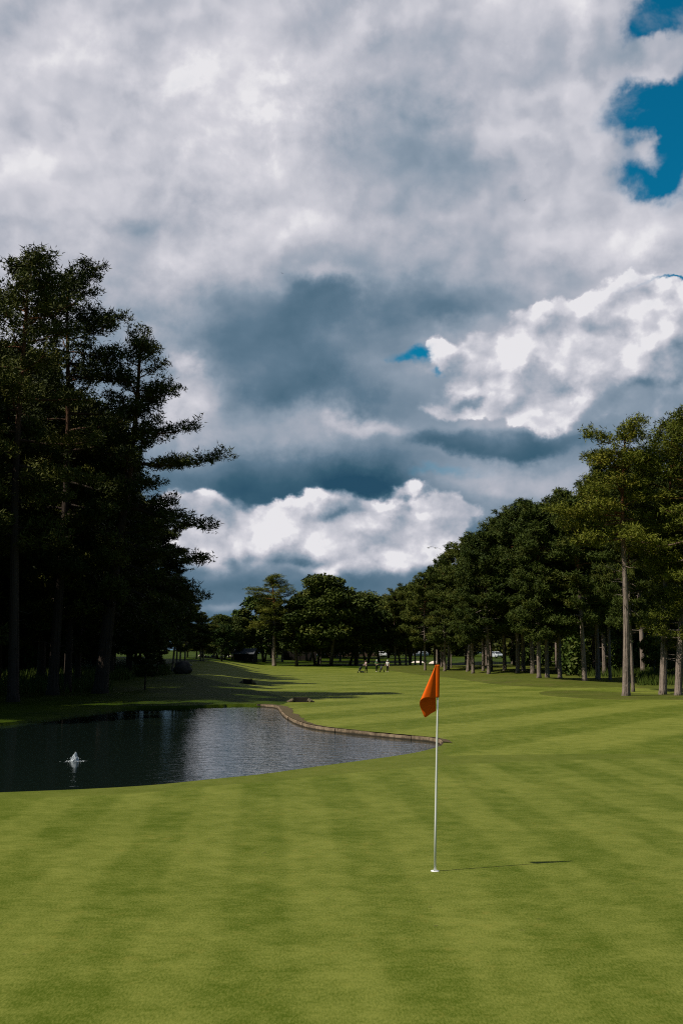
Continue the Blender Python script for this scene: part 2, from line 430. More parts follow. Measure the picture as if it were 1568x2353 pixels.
# the banks below the lip of the ground
M['soil'] = plain('bank_soil', (.060, .045, .026), .9, .1, .45, 3.0, bump=.6)
def bank(name, pts, out, drop, mat):
    n = len(pts); vs = []; cols = 5
    c = Vector((sum(p[0] for p in pond_poly) / len(pond_poly), sum(p[1] for p in pond_poly) / len(pond_poly)))
    for i, p in enumerate(pts):
        a = Vector(pts[max(i - 1, 0)]); b_ = Vector(pts[min(i + 1, n - 1)]); tdir = (b_ - a).normalized()
        nrm = Vector((tdir.y, -tdir.x))
        z0 = zg(*p)
        for j in range(cols):
            u = j / (cols - 1)
            q = Vector(p) - nrm * out * u * -1
            vs.append((q.x, q.y, z0 - drop * (u ** 1.5 if out > .1 else u)))
    fs = [(i * cols + j, i * cols + j + 1, (i + 1) * cols + j + 1, (i + 1) * cols + j) for i in range(n - 1) for j in range(cols - 1)]
    return structure(mesh_object(name, vs, fs, mat, smooth=True))
# polygon runs near shore left to right, then back along the far side: the water is on its left
bank('near_bank', sh_near + sh_tip[:1], -.9, .9, M['collar'])
bank('far_bank', sh_left, -.8, .9, M['rough'])

# ------------------------------------------------------------------ water
FOUNT = G(172, 1748, WATER_Z); FOUNT.z = WATER_Z
def water(q, b):
    pos = q.n.new('ShaderNodeNewGeometry').outputs['Position']
    x, y, _ = q.xyz(pos)
    b.inputs['Base Color'].default_value = (.006, .011, .009, 1)
    b.inputs['Roughness'].default_value = .015; b.inputs['IOR'].default_value = 1.333
    b.inputs['Specular IOR Level'].default_value = .5
    st = q.v('MULTIPLY', pos, (.75, 1.25, 1))
    h = q.add(q.mul(q.noise(st, 2.6, 3, .55, .6), 1.0), q.mul(q.noise(st, 7.5, 3, .6, .4), .42))
    calm = q.sstep(q.add(q.mul(x, -.10), q.mul(q.noise(pos, .12, 3, .5), 1.0)), .30, 1.6, 1.0, .14)   # ruffled by the breeze on the right, calm under the trees
    h = q.mul(h, calm)
    v = q.v('SUBTRACT', pos, tuple(FOUNT)); rr = q.v('LENGTH', v)
    ring = q.mul(q.m('SINE', q.mul(rr, 26.0)), q.m('POWER', 2.718, q.mul(rr, -1.1)))
    h = q.add(h, q.mul(ring, .10))
    bp = q.n.new('ShaderNodeBump'); bp.inputs['Strength'].default_value = 1.0; bp.inputs['Distance'].default_value = .015
    q.put(bp.inputs['Height'], h); q.put(b.inputs['Normal'], bp.outputs[0])
M['water'] = material('pond_water', water)
xs = [p[0] for p in pond_poly]; ys = [p[1] for p in pond_poly]
wv, we, wf, *_ = delaunay_2d_cdt([Vector(p) for p in pond_poly], [(i, (i + 1) % len(pond_poly)) for i in range(len(pond_poly))], [], 1, 1e-4)
# spread a little under the banks
cx_, cy_ = sum(xs) / len(xs), sum(ys) / len(ys)
def spread(v):
    d = Vector((v.x - cx_, v.y - cy_)); return (v.x + d.x * .03, v.y + d.y * .03 , WATER_Z)
wo = structure(mesh_object('water', [spread(v) for v in wv], [tuple(f) for f in wf], M['water']))

# ------------------------------------------------------------------ trees
class Shape:
    """collects vertices and faces for one mesh"""
    def __init__(s): s.v = []; s.f = []
    def tube(s, path, rad, sides=6, cap=True):
        n0 = len(s.v); path = [Vector(p) for p in path]
        for i, p in enumerate(path):
            d = (path[min(i + 1, len(path) - 1)] - path[max(i - 1, 0)]).normalized()
            a = d.orthogonal().normalized() if abs(d.z) < .9 else Vector((1, 0, 0)); a = (a - d * a.dot(d)).normalized(); b = d.cross(a)
            for k in range(sides):
                w = 2 * math.pi * k / sides
                s.v.append(p + (a * math.cos(w) + b * math.sin(w)) * rad[i])
        for i in range(len(path) - 1):
            for k in range(sides):
                a0 = n0 + i * sides + k; a1 = n0 + i * sides + (k + 1) % sides
                s.f.append((a0, a1, a1 + sides, a0 + sides))
        if cap:
            s.f.append(tuple(n0 + k for k in range(sides))[::-1])
            s.f.append(tuple(n0 + (len(path) - 1) * sides + k for k in range(sides)))
    def box(s, c, size, rot=None):
        n0 = len(s.v); rot = rot or Matrix.Identity(3)
        for dx_ in (-.5, .5):
            for dy_ in (-.5, .5):
                for dz_ in (-.5, .5):
                    s.v.append(Vector(c) + rot @ Vector((dx_ * size[0], dy_ * size[1], dz_ * size[2])))
        for q in ((0, 1, 3, 2), (4, 6, 7, 5), (0, 4, 5, 1), (2, 3, 7, 6), (0, 2, 6, 4), (1, 5, 7, 3)): s.f.append(tuple(n0 + k for k in q))
    def lathe(s, c, prof, sides=16, axis='Z', close=True):
        n0 = len(s.v)
        for (r_, z_) in prof:
            for k in range(sides):
                w = 2 * math.pi * k / sides; p = (r_ * math.cos(w), r_ * math.sin(w), z_)
                if axis == 'X': p = (p[2], p[0], p[1])
                if axis == 'Y': p = (p[0], p[2], p[1])
                s.v.append(Vector(c) + Vector(p))
        for i in range(len(prof) - 1):
            for k in range(sides):
                a0 = n0 + i * sides + k; a1 = n0 + i * sides + (k + 1) % sides
                s.f.append((a0, a1, a1 + sides, a0 + sides))
        if close:
            s.f.append(tuple(n0 + k for k in range(sides))[::-1]); s.f.append(tuple(n0 + (len(prof) - 1) * sides + k for k in range(sides)))
    def prism(s, outline, y0, y1):
        """an outline in x,z pulled from y0 to y1"""
        n0 = len(s.v); n = len(outline)
        for y in (y0, y1):
            for (x, z) in outline: s.v.append(Vector((x, y, z)))
        s.f.append(tuple(n0 + k for k in range(n))); s.f.append(tuple(n0 + n + k for k in range(n))[::-1])
        for k in range(n): s.f.append((n0 + k, n0 + n + k, n0 + n + (k + 1) % n, n0 + (k + 1) % n))
    def build(s, name, mat, parent=None, smooth=False): return mesh_object(name, s.v, s.f, mat, parent, smooth)

def tri_mesh(name, A, B, C, mat):
    """many loose triangles as one mesh"""
    n = len(A); V = np.empty((n * 3, 3), np.float32); V[0::3] = A; V[1::3] = B; V[2::3] = C
    me = bpy.data.meshes.new(name); me.vertices.add(n * 3); me.vertices.foreach_set('co', V.ravel())
    me.loops.add(n * 3); me.loops.foreach_set('vertex_index', np.arange(n * 3, dtype=np.int32))
    me.polygons.add(n); me.polygons.foreach_set('loop_start', np.arange(0, n * 3, 3, dtype=np.int32))
    me.update(calc_edges=True); me.materials.append(mat); return me

def needles(rg, centres, per, L, Wd, up=.35, spread=.10):
    """needle sprays: slim triangles standing out from every tuft"""
    n = len(centres); c = np.repeat(np.asarray(centres, np.float32), per, 0); m = len(c)
    d = rg.normal(size=(m, 3)); d[:, 2] = d[:, 2] * .8 + up; d /= np.linalg.norm(d, axis=1)[:, None]
    o = c + rg.normal(size=(m, 3)) * spread
    k = np.cross(d, rg.normal(size=(m, 3))); k /= np.linalg.norm(k, axis=1)[:, None]
    ln = (L * rg.uniform(.6, 1.25, m))[:, None]; w = (Wd * rg.uniform(.6, 1.3, m))[:, None]
    return o - k * w / 2, o + k * w / 2, o + d * ln

def leaf_mat(name, dark, light, warm, rough=.6, spec=.08):
    def f(q, b):
        g = q.n.new('ShaderNodeNewGeometry'); oi = q.n.new('ShaderNodeObjectInfo')
        pos = q.n.new('ShaderNodeTexCoord').outputs['Object']
        k = q.add(q.mul(g.outputs['Random Per Island'], .55), q.mul(q.noise(pos, .9, 3, .6), .55))
        col = q.mix(q.m('SUBTRACT', k, .05, clamp=True), dark, light)
        col = q.mix(q.mul(q.sstep(q.noise(pos, .45, 2, .5), .50, .74), .5), col, warm)
        hs = q.n.new('ShaderNodeHueSaturation'); q.put(hs.inputs['Color'], col)
        q.put(hs.inputs['Value'], q.mad(oi.outputs['Random'], .7, .66)); q.put(hs.inputs['Hue'], q.mad(oi.outputs['Random'], -.035, .518))
        q.put(b.inputs['Base Color'], hs.outputs[0])
        b.inputs['Roughness'].default_value = rough; b.inputs['Specular IOR Level'].default_value = spec
    return material(name, f)

def bark_mat(name, low, high, z0, z1):
    """grey plated bark below, thin orange bark above"""
    def f(q, b):
        tc = q.n.new('ShaderNodeTexCoord'); pos = tc.outputs['Object']; gz = q.xyz(tc.outputs['Generated'])[2]
        st = q.v('MULTIPLY', pos, (1, 1, .28))
        pl = q.noise(st, 9, 4, .65, 1.0); vr = q.vor(st, 11, 1, .5, .2)
        k = q.sstep(q.add(gz, q.mul(q.sub(q.noise(pos, .8, 3, .6), .5), .25)), z0, z1)
        col = q.mix(k, low, high)
        dark = q.mix(.72, col, (.018, .014, .011))
        col = q.mix(q.sstep(q.add(q.mul(pl, .7), q.mul(vr, .45)), .42, .66), dark, col)
        q.put(b.inputs['Base Color'], col); b.inputs['Roughness'].default_value = .9; b.inputs['Specular IOR Level'].default_value = .15
        bp = q.n.new('ShaderNodeBump'); bp.inputs['Strength'].default_value = .9; bp.inputs['Distance'].default_value = .05
        q.put(bp.inputs['Height'], q.add(pl, vr)); q.put(b.inputs['Normal'], bp.outputs[0])
    return material(name, f)

M['bark'] = bark_mat('pine_bark', (.26, .205, .17), (.22, .095, .036), .42, .72)  # upper orange tone deepened to carry the shade of the crown
M['bark_shade_tinted'] = bark_mat('shade_tinted_pine_bark', (.052, .038, .030), (.15, .062, .026), .45, .85)  # bark darkened: the shade inside the left wood is in its colour
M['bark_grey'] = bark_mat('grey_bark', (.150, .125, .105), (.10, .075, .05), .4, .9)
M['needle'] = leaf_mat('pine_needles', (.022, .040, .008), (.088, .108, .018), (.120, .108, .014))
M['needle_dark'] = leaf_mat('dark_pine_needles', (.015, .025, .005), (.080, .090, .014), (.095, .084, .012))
M['needle_sun_tinted'] = leaf_mat('sun_tinted_pine_needles', (.050, .070, .008), (.205, .205, .024), (.205, .165, .016))  # lighter, yellower copy of the needles: sunlight put into the colour
M['leaf'] = leaf_mat('broad_leaves', (.020, .040, .008), (.070, .105, .018), (.090, .080, .016))

def vec(azm, e): return Vector((math.sin(azm) * math.cos(e), math.cos(azm) * math.cos(e), math.sin(e)))

def pine(name, seed, H, r0, bare, width, nb, prof, per=11, L=.34, Wd=.085, lean=0.0, bend=.012, fork=0, extra=(), needle='needle', gap=.24, bark='bark', droop=0.0, clump=None, pad=.22, subs=7, skip=None, dead=5, flat=.35):
    rn = random.Random(seed); rg = np.random.default_rng(seed)
    wood = Shape(); tufts = []
    N = 16; path = []; rad = []
    ph = rn.uniform(0, 6.28); ph2 = rn.uniform(0, 6.28)
    for i in range(N + 1):
        u = i / N
        path.append(Vector((lean * H * u ** 1.6 + bend * H * math.sin(ph + u * 5.1) * u, bend * H * math.sin(ph2 + u * 4.3) * u, H * .965 * u - .35 * (i == 0))))
        rad.append(r0 * (1 - .86 * u ** .9) * (1.45 if i == 0 else 1.0) + .015)
    path.insert(1, path[0].lerp(path[1], .45)); rad.insert(1, r0 * 1.06)
    wood.tube(path, rad, 9)
    def at(u):
        f = u * N; i = min(int(f), N - 1); p = [path[0]] + path[2:]
        return p[i].lerp(p[i + 1], f - i), r0 * (1 - .86 * u ** .9) + .015
    def twig(p, d, ln, r_, depth):
        pts = [p]; rr = [r_]; q = p.copy(); dd = d.copy(); n = 3
        for j in range(n):
            dd = (dd + Vector((rn.uniform(-.25, .25), rn.uniform(-.25, .25), rn.uniform(-.05, .3)))).normalized()
            q = q + dd * ln / n; pts.append(q); rr.append(max(.006, r_ * (1 - .8 * (j + 1) / n)))
        wood.tube(pts, rr, 3, cap=False)
        k = max(2, int(ln / gap))
        for j in range(k + 1):
            u = .22 + .78 * j / k; f = u * n; i = min(int(f), n - 1)
            c = pts[i].lerp(pts[i + 1], f - i)
            tufts.append(c + Vector((rn.gauss(0, .10), rn.gauss(0, .10), rn.uniform(-.02, pad))))
    def branch(u, azm, ln, e0, rb=None, curl=.55):
        p, tr = at(u); d = vec(azm, e0); n = 6; pts = [p]; rr = [rb or min(tr * .55, .03 + ln * .016)]
        r1 = rr[0]; q = p.copy(); a = azm; e = e0 - droop
        for j in range(n):
            a += rn.uniform(-.28, .28); e += rn.uniform(-.16, .16) + (curl / n if j > 1 else -.12)
            d = vec(a, max(-.9, min(1.2, e))); q = q + d * ln / n; pts.append(q); rr.append(max(.012, r1 * (1 - .85 * (j + 1) / n)))
        wood.tube(pts, rr, 5, cap=False)
        if clump:
            cr_, cz_, dens = clump; nc = max(2, int(round(ln / (cr_ * 1.05))))
            for j in range(nc + 1):
                s = .38 + .62 * (j + rn.random() * .4) / (nc + .4); f = min(s, .999) * n; i = int(f)
                c = pts[i].lerp(pts[i + 1], f - i); dm = (pts[i + 1] - pts[i]).normalized(); sd = Vector((dm.y, -dm.x, 0))
                c2 = c + sd * rn.uniform(-.75, .75) * cr_ * (1.25 - .7 * s) + Vector((0, 0, rn.uniform(.02, .22))); r_ = cr_ * rn.uniform(.6, 1.2)
                wood.tube([c, c.lerp(c2, .5) + Vector((0, 0, -.06)), c2], [max(.012, rr[i] * .6), .012, .008], 3, cap=False)
                q = rg.normal(size=(max(4, int(dens * r_ * r_)), 3)); q /= np.linalg.norm(q, axis=1)[:, None]; q *= rg.uniform(.25, 1.05, len(q))[:, None] ** .5
                q[:, 2] = np.where(q[:, 2] < 0, q[:, 2] * .45, q[:, 2]); q = q * np.array((r_, r_, cz_ * r_)) + np.array(c2)
                tufts.extend(Vector(v) for v in q)
            for j in range(2):
                i = rn.randint(2, n - 1); twig(pts[i], (Matrix.Rotation(rn.choice((-1, 1)) * rn.uniform(.4, .9), 3, 'Z') @ (pts[i + 1] - pts[i])).normalized(), max(.4, ln * .28), .015, 1)
            return
        m = max(3, int(subs * (ln / 3.0) ** .7)) + 1
        for j in range(m):
            s = .34 + .66 * (j + rn.random() * .5) / m; f = min(s, .999) * n; i = int(f)
            c = pts[i].lerp(pts[i + 1], f - i); dm = (pts[i + 1] - pts[i]).normalized()
            side = 1 if j % 2 else -1
            an = side * rn.uniform(.5, 1.15); x = Matrix.Rotation(an, 3, 'Z') @ dm; x.z = x.z * flat + rn.uniform(.0, .35); x.normalize()
            twig(c, x, max(.45, ln * .40 * (1.15 - .6 * s) * rn.uniform(.7, 1.25)), max(.010, rr[i] * .5), 1)
        twig(pts[-1], d, max(.4, ln * .16), .014, 1)
    for k in range(nb):
        u = (k + rn.random() * .9) / nb; u = min(.985, u)
        if skip and skip(u, rn): continue
        ut = bare + (1 - bare) * u
        ln = width * .5 * prof(u) * rn.uniform(.62, 1.12)
        if ln < .5: ln = .5
        branch(ut, k * 2.399 + rn.uniform(-.5, .5), ln, rn.uniform(-.12, .25) + .75 * u ** 2)
    for (u, azm, ln, e0, cu) in extra: branch(u, azm, ln, e0, None, cu)
    for k in range(dead):
        u = bare * rn.uniform(.35, .98); p, tr = at(u); a = rn.uniform(0, 6.28); ln = rn.uniform(.4, 1.5)
        p2 = p + vec(a, rn.uniform(-.3, .3)) * ln * .6; wood.tube([p, p2, p2 + vec(a + rn.uniform(-.4, .4), rn.uniform(-.2, .6)) * ln * .4], [.035, .022, .006], 4, cap=False)
    top, _ = at(.985)
    for k in range(5): twig(top, vec(rn.uniform(0, 6.28), rn.uniform(.6, 1.4)), rn.uniform(.5, .9), .02, 1)
    A, B, C = needles(rg, [tuple(c) for c in tufts], per, L, Wd)
    root = bpy.data.objects.new(name, None); COL.objects.link(root); root.empty_display_size = .5
    wood.build('trunk', M[bark], root, True)
    me = tri_mesh('crown', A, B, C, M[needle]); cr = bpy.data.objects.new('crown', me); COL.objects.link(cr); cr.parent = root
    root['H'] = H; root['Wd'] = width
    return root

def broad(name, seed, H, width, r0, n, low=.15, leaf='leaf', size=.22, lumps=26, stems=3, fill=1.0):
    """a leafy tree or shrub: forking stems and leaf-sized faces in uneven clumps"""
    rn = random.Random(seed); rg = np.random.default_rng(seed); wood = Shape(); cs = []
    for k in range(stems):
        a = k * 6.28 / stems + rn.random(); top = Vector((math.sin(a) * width * .2, math.cos(a) * width * .2, H * rn.uniform(.6, .85)))
        b = Vector((math.sin(a) * r0 * .8, math.cos(a) * r0 * .8, -.2)); mid = b.lerp(top, .5) + Vector((rn.uniform(-.1, .1) * width * .5, rn.uniform(-.1, .1) * width * .5, 0))
        wood.tube([b, b.lerp(mid, .5), mid, top], [r0, r0 * .8, r0 * .6, r0 * .2], 6)
        cs.append(mid)
    pts = []
    for k in range(lumps):
        u = rn.random() ** .8; z = H * (low + (1 - low) * u); w = width * .5 * math.sqrt(max(.05, 1 - abs(2 * u - .75) ** 2.2 / 2.2)) * rn.uniform(.35, 1)
        a = rn.uniform(0, 6.28); c = Vector((math.sin(a) * w, math.cos(a) * w, z)); rl = width * rn.uniform(.10, .20)
        wood.tube([rn.choice(cs), rn.choice(cs).lerp(c, .6), c], [r0 * .3, r0 * .18, .012], 4, cap=False)
        m = int(n / lumps); q = rg.normal(size=(m, 3)); q /= np.linalg.norm(q, axis=1)[:, None]
        q *= (rl * rg.uniform(.35, 1.1, m) ** .6)[:, None] * np.array([1.15, 1.15, .75])
        pts.append(q + np.array(c))
    pts = np.concatenate(pts); m = len(pts)
    d = rg.normal(size=(m, 3)); d[:, 2] -= .2; d /= np.linalg.norm(d, axis=1)[:, None]
    k = np.cross(d, rg.normal(size=(m, 3))); k /= np.linalg.norm(k, axis=1)[:, None]
    ln = (size * rg.uniform(.6, 1.3, m))[:, None]
    root = bpy.data.objects.new(name, None); COL.objects.link(root)
    wood.build('trunk', M['bark_grey'], root, True)
    me = tri_mesh('crown', pts - k * ln * .38, pts + k * ln * .38, pts + d * ln, M[leaf]); cr = bpy.data.objects.new('crown', me); COL.objects.link(cr); cr.parent = root
    root['H'] = H; root['Wd'] = width
    return root

dome = lambda u: .45 + .55 * math.sin(math.pi * min(1, .12 + .80 * u)) if u < .92 else .45
umbrella = lambda u: (.55 + .45 * math.sin(math.pi * min(1, u * 1.15))) * (1 if u < .8 else 1 - (u - .8) * 2.4)
old = lambda u: 1.0 - .62 * u
col_ = lambda u: .8 - .35 * u

KIND = {}
used_first = set()
def kind(key, root, hide=True): KIND[key] = root; return root
def place(key, loc, H, label, cat, group=None, rot=0.0, sx=None, tilt=0.0):
    src = KIND[key]; h0, w0 = src['H'], src['Wd']
    if key not in used_first: used_first.add(key); o = src
    else:
        o = src.copy(); COL.objects.link(o)
        for ch in src.children:
            c = ch.copy(); COL.objects.link(c); c.parent = o
    o.location = loc; k = H / h0; o.scale = (sx or k, sx or k, k)
    o.rotation_euler = (0, tilt, 0)
    o.rotation_euler = (Matrix.Rotation(tilt, 3, 'Y') @ Matrix.Rotation(rot, 3, 'Z')).to_euler()
    tag(o, label, cat, group)
    return o
def tree(key, px, py, top, label, group=None, rot=0.0, w=None, px_top=None, cat='tree', depth=None):
    """a tree whose foot is at px,py in the view and whose tip reaches the line of sight 'top'"""
    b = G(px, py); d = math.hypot(b.x, b.y)
    if depth: b = b * (depth / d); b.z = zg(b.x, b.y); d = depth
    e = ray(px if px_top is None else px_top, top); H = CAM_H + d * e.z / math.hypot(e.x, e.y) - b.z
    tilt = 0.0 if px_top is None else math.atan2((e.x / math.hypot(e.x, e.y)) * d - b.x, H)
    sx = None if w is None else (w * d / FPX) / KIND[key]['Wd']
    return place(key, b, H, label, cat, group, rot, sx, tilt)
def project(p):
    q = Vector(p) - Vector((0, 0, CAM_H)); c, s = math.cos(PITCH), math.sin(PITCH)
    zc = q.y * c + q.z * s; yc = -q.y * s + q.z * c
    return CX + q.x / zc * FPX, CY - yc / zc * FPX

E = math.pi / 2                                            # azimuth of +X
# ---- single old pines on the left bank
kind('left_tall', pine('scots_pine', 11, 23.0, .27, .32, 7.6, 38, umbrella, per=10, L=.27, Wd=.075, needle='needle_dark', bark='bark_shade_tinted', gap=.22, clump=(.80, .6, 34), extra=[(.93, 1.2, 2.2, .5, .5), (.86, 2.0, 2.6, .3, .5)]))
kind('left_mid', pine('scots_pine', 23, 24.0, .30, .26, 9.2, 44, dome, per=10, L=.27, Wd=.075, needle='needle_dark', bark='bark_shade_tinted', gap=.22, clump=(.85, .6, 34), extra=[(.90, E, 1.7, .35, .6), (.83, E + .3, 2.9, .2, .5), (.77, E - .3, 3.4, .1, .5)]))
kind('left_lean', pine('scots_pine', 37, 20.5, .40, .22, 8.0, 48, old, per=10, L=.26, Wd=.07, needle='needle_dark', bark='bark_shade_tinted', gap=.22, clump=(.68, .6, 38), bend=.014, lean=.0,
     extra=[(.66, E, 5.4, .06, .55), (.76, E - .2, 3.6, .15, .4), (.84, E + .2, 2.6, .25, .5), (.53, E - .1, 5.2, .02, .2), (.43, E + .15, 5.4, 0, .25), (.37, E - .25, 5.2, -.02, .1), (.31, E + .1, 5.4, -.05, -.1), (.27, E - .1, 5.0, -.05, -.2),
            (.66, E + .5, 4.0, .1, .3), (.55, E - .6, 4.4, .1, .3)]))
# ---- woodland kinds
kind('wood_a', pine('scots_pine', 41, 17.0, .21, .31, 8.6, 42, dome, per=12, L=.30, Wd=.10, gap=.22, clump=(.78, .5, 34)))
kind('wood_b', pine('scots_pine', 52, 16.5, .22, .28, 8.8, 44, umbrella, per=12, L=.30, Wd=.10, gap=.22, clump=(.78, .5, 34)))
kind('wood_c', pine('scots_pine', 63, 17.0, .22, .22, 8.2, 46, col_, per=12, L=.30, Wd=.10, gap=.22, clump=(.78, .5, 34)))
kind('wood_d', pine('scots_pine', 71, 20.0, .27, .24, 8.6, 58, dome, per=15, L=.32, Wd=.125, gap=.22, clump=(.95, .55, 26), needle='needle_dark', bark='bark_shade_tinted'))
kind('wood_e', pine('scots_pine', 83, 19.0, .27, .18, 9.4, 60, old, per=15, L=.32, Wd=.125, gap=.22, clump=(.95, .55, 26), needle='needle_dark', bark='bark_shade_tinted'))
# ---- the tall bare-stemmed pine on the right and its neighbour
kind('right_tall', pine('scots_pine', 97, 15.0, .215, .58, 5.2, 26, lambda u: (.9 if u < .25 else .72 if u < .7 else .85) * (1 if u < .9 else .7), per=10, L=.22, Wd=.06, gap=.2, clump=(.66, .55, 46), needle='needle_sun_tinted', dead=10,
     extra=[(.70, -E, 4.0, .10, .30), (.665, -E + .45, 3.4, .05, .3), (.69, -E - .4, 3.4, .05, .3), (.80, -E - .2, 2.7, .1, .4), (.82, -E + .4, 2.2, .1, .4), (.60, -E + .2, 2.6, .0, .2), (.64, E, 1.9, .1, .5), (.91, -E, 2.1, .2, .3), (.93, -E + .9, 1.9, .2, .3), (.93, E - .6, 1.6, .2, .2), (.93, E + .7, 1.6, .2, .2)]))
kind('right_crown', pine('scots_pine', 105, 16.0, .21, .42, 6.6, 36, umbrella, per=10, L=.23, Wd=.062, gap=.2, clump=(.72, .55, 42), needle='needle_sun_tinted'))
kind('right_low', pine('scots_pine', 118, 14.0, .24, .26, 6.2, 52, col_, per=10, L=.24, Wd=.068, gap=.2, clump=(.75, .55, 36), needle='needle_sun_tinted'))
# ---- broad-leaved kinds
kind('birch_shape', broad('broadleaf_tree', 131, 9.0, 7.0, .14, 11000, low=.18, size=.34, lumps=36, leaf='leaf'))
kind('round_a', broad('scots_pine', 161, 15.0, 11.0, .30, 26000, low=.20, size=.42, lumps=58, leaf='needle', stems=2))
kind('round_b', broad('scots_pine', 172, 15.0, 9.0, .30, 24000, low=.22, size=.42, lumps=50, leaf='needle', stems=1))
kind('young_tree', broad('young_broadleaf_tree', 140, 5.0, 3.4, .07, 6000, low=.2, size=.22, lumps=24, leaf='leaf'))
kind('shrub', broad('shrub', 151, 1.8, 2.6, .05, 5000, low=.05, size=.16, lumps=22, leaf='leaf', stems=4))

LG = 'old pines on the left bank'
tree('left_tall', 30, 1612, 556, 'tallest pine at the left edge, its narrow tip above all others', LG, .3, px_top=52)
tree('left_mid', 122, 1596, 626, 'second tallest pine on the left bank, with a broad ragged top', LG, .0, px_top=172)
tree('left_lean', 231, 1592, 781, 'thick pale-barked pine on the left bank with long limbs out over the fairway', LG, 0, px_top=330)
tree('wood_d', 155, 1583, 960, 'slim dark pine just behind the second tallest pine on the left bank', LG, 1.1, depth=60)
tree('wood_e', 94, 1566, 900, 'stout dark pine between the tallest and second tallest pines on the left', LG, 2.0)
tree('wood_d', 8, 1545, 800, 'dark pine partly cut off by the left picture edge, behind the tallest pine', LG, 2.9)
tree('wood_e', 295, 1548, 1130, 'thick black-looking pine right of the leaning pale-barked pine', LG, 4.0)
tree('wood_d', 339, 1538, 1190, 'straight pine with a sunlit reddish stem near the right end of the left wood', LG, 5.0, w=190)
LB = 'pines in the depth of the left wood'
DEPTH_L = 'dark pine deep in the left wood, half hidden by the old pines in front'
for i, (x, y, tp) in enumerate([(205, 1533, 1050), (261, 1532, 1150), (311, 1536, 1280), (322, 1520, 1310), (60, 1540, 900), (180, 1536, 980)]):
    tree('wood_d' if i % 2 else 'wood_e', x, y, tp, DEPTH_L, LB, i * 1.3)
LE = 'small pines at the right end of the left wood'
for i, (x, y, tp, kd, lb) in enumerate([
    (353, 1522, 1310, 'wood_a', 'pine beyond the straight sunlit stem, standing on the sunny strip of fairway'),
    (366, 1521, 1340, 'wood_b', 'second pine on the sunny strip beyond the straight sunlit stem'),
    (396, 1542, 1330, 'wood_c', 'leaning thin-stemmed pine just left of the round boulder'),
    (406, 1521, 1330, 'wood_a', 'thin pine standing behind the round boulder, left one'),
    (414, 1521, 1345, 'wood_b', 'thin pine standing behind the round boulder, middle one'),
    (425, 1521, 1365, 'wood_a', 'thin pine standing behind the round boulder, right one')]):
    tree(kd, x, y, tp, lb, LE, i * 1.7 + .4, w=(95 if x < 400 else 80) , px_top=x + (6 if i != 2 else 18))
rl = random.Random(8)
n = 0
lp = [(-400, 640), (0, 780), (200, 850), (260, 1000), (300, 1130), (360, 1250), (400, 1330), (430, 1390)]
def prof_line(line, x):
    for (x0, y0), (x1, y1) in zip(line, line[1:]):
        if x0 <= x <= x1: return y0 + (y1 - y0) * (x - x0) / (x1 - x0)
    return line[0][1] if x < line[0][0] else line[-1][1]
taken = [tuple(o.location.xy) for o in COL.objects if o.get('category') == 'tree']
tries = 0
while n < 34 and tries < 3000:
    tries += 1
    q = rl.uniform(-.47, -.155); y = rl.uniform(58, 125); x = q * y
    if any((x - a) ** 2 + (y - b) ** 2 < 9 for a, b in taken): continue
    px, py = project((x, y, zg(x, y)))
    if px > 385 or (q > -.23 and y > 84): continue
    tp = prof_line(lp, px) + rl.uniform(40, 260)
    tree(rl.choice(['wood_d', 'wood_e']), px, py, max(tp, 700), DEPTH_L, LB, rl.uniform(0, 6.28)); taken.append((x, y)); n += 1
# pines just outside the view on the left: their shade and reflections fall into it
for i, (x, y, h) in enumerate([(-22, 40, 21), (-25, 47, 22), (-29, 43, 22), (-21.5, 50, 20), (-27, 55, 22), (-32, 50, 21), (-23, 35.5, 19)]):
    place(['wood_d', 'wood_e'][i % 2], (x, y, zg(x, y)), h, 'dark pine beside the pond, seen only by its reflection and shade', 'tree', 'pines beside the pond', i * 1.9)
for i, (x, y, h, w) in enumerate([(92, 1542, 5.0, 70), (140, 1528, 6.0, 80), (40, 1530, 5, 80), (250, 1525, 4.5, 60), (190, 1522, 6.5, 90)]):
    b = G(x, y); d = math.hypot(b.x, b.y)
    place('young_tree', b, h, 'leafy young tree growing under the pines of the left wood', 'tree', 'young trees under the left pines', i * 2.0)

# ---- right-hand wood
RF = 'pines along the front of the right wood'
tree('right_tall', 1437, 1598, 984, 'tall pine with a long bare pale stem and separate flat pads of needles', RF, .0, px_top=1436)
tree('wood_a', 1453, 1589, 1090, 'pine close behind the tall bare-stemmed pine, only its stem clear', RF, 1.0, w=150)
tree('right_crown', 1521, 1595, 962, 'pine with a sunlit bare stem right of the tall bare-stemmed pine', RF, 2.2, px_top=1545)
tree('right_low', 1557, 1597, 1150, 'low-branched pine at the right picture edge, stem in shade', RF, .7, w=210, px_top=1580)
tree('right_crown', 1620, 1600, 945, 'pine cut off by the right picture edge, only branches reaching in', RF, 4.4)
tree('wood_b', 1342, 1564, 1145, 'pine with a pale stem leaning left, left of the tall bare-stemmed pine', RF, .6, px_top=1318)
tree('wood_c', 1237, 1557, 1175, 'pine with a stout pale sunlit foot at the front of the right wood', RF, 2.0, px_top=1232)
tree('wood_a', 1256, 1556, 1160, 'pine with a patchy grey foot just right of the stout pale-footed pine', RF, 2.6)
tree('wood_b', 1223, 1547, 1153, 'thin straight pale-stemmed pine just left of the stout pale-footed pine', RF, 3.1, px_top=1207)
tree('wood_c', 1285, 1557, 1185, 'pine with a reddish foot between the patchy grey one and the left-leaning one', RF, 1.1)
tree('wood_a', 1372, 1561, 1120, 'dark-stemmed pine just right of the left-leaning pale pine', RF, 4.0)
tree('wood_b', 1400, 1562, 1060, 'dark pine left of and behind the tall bare-stemmed pine', RF, 5.2, w=140)
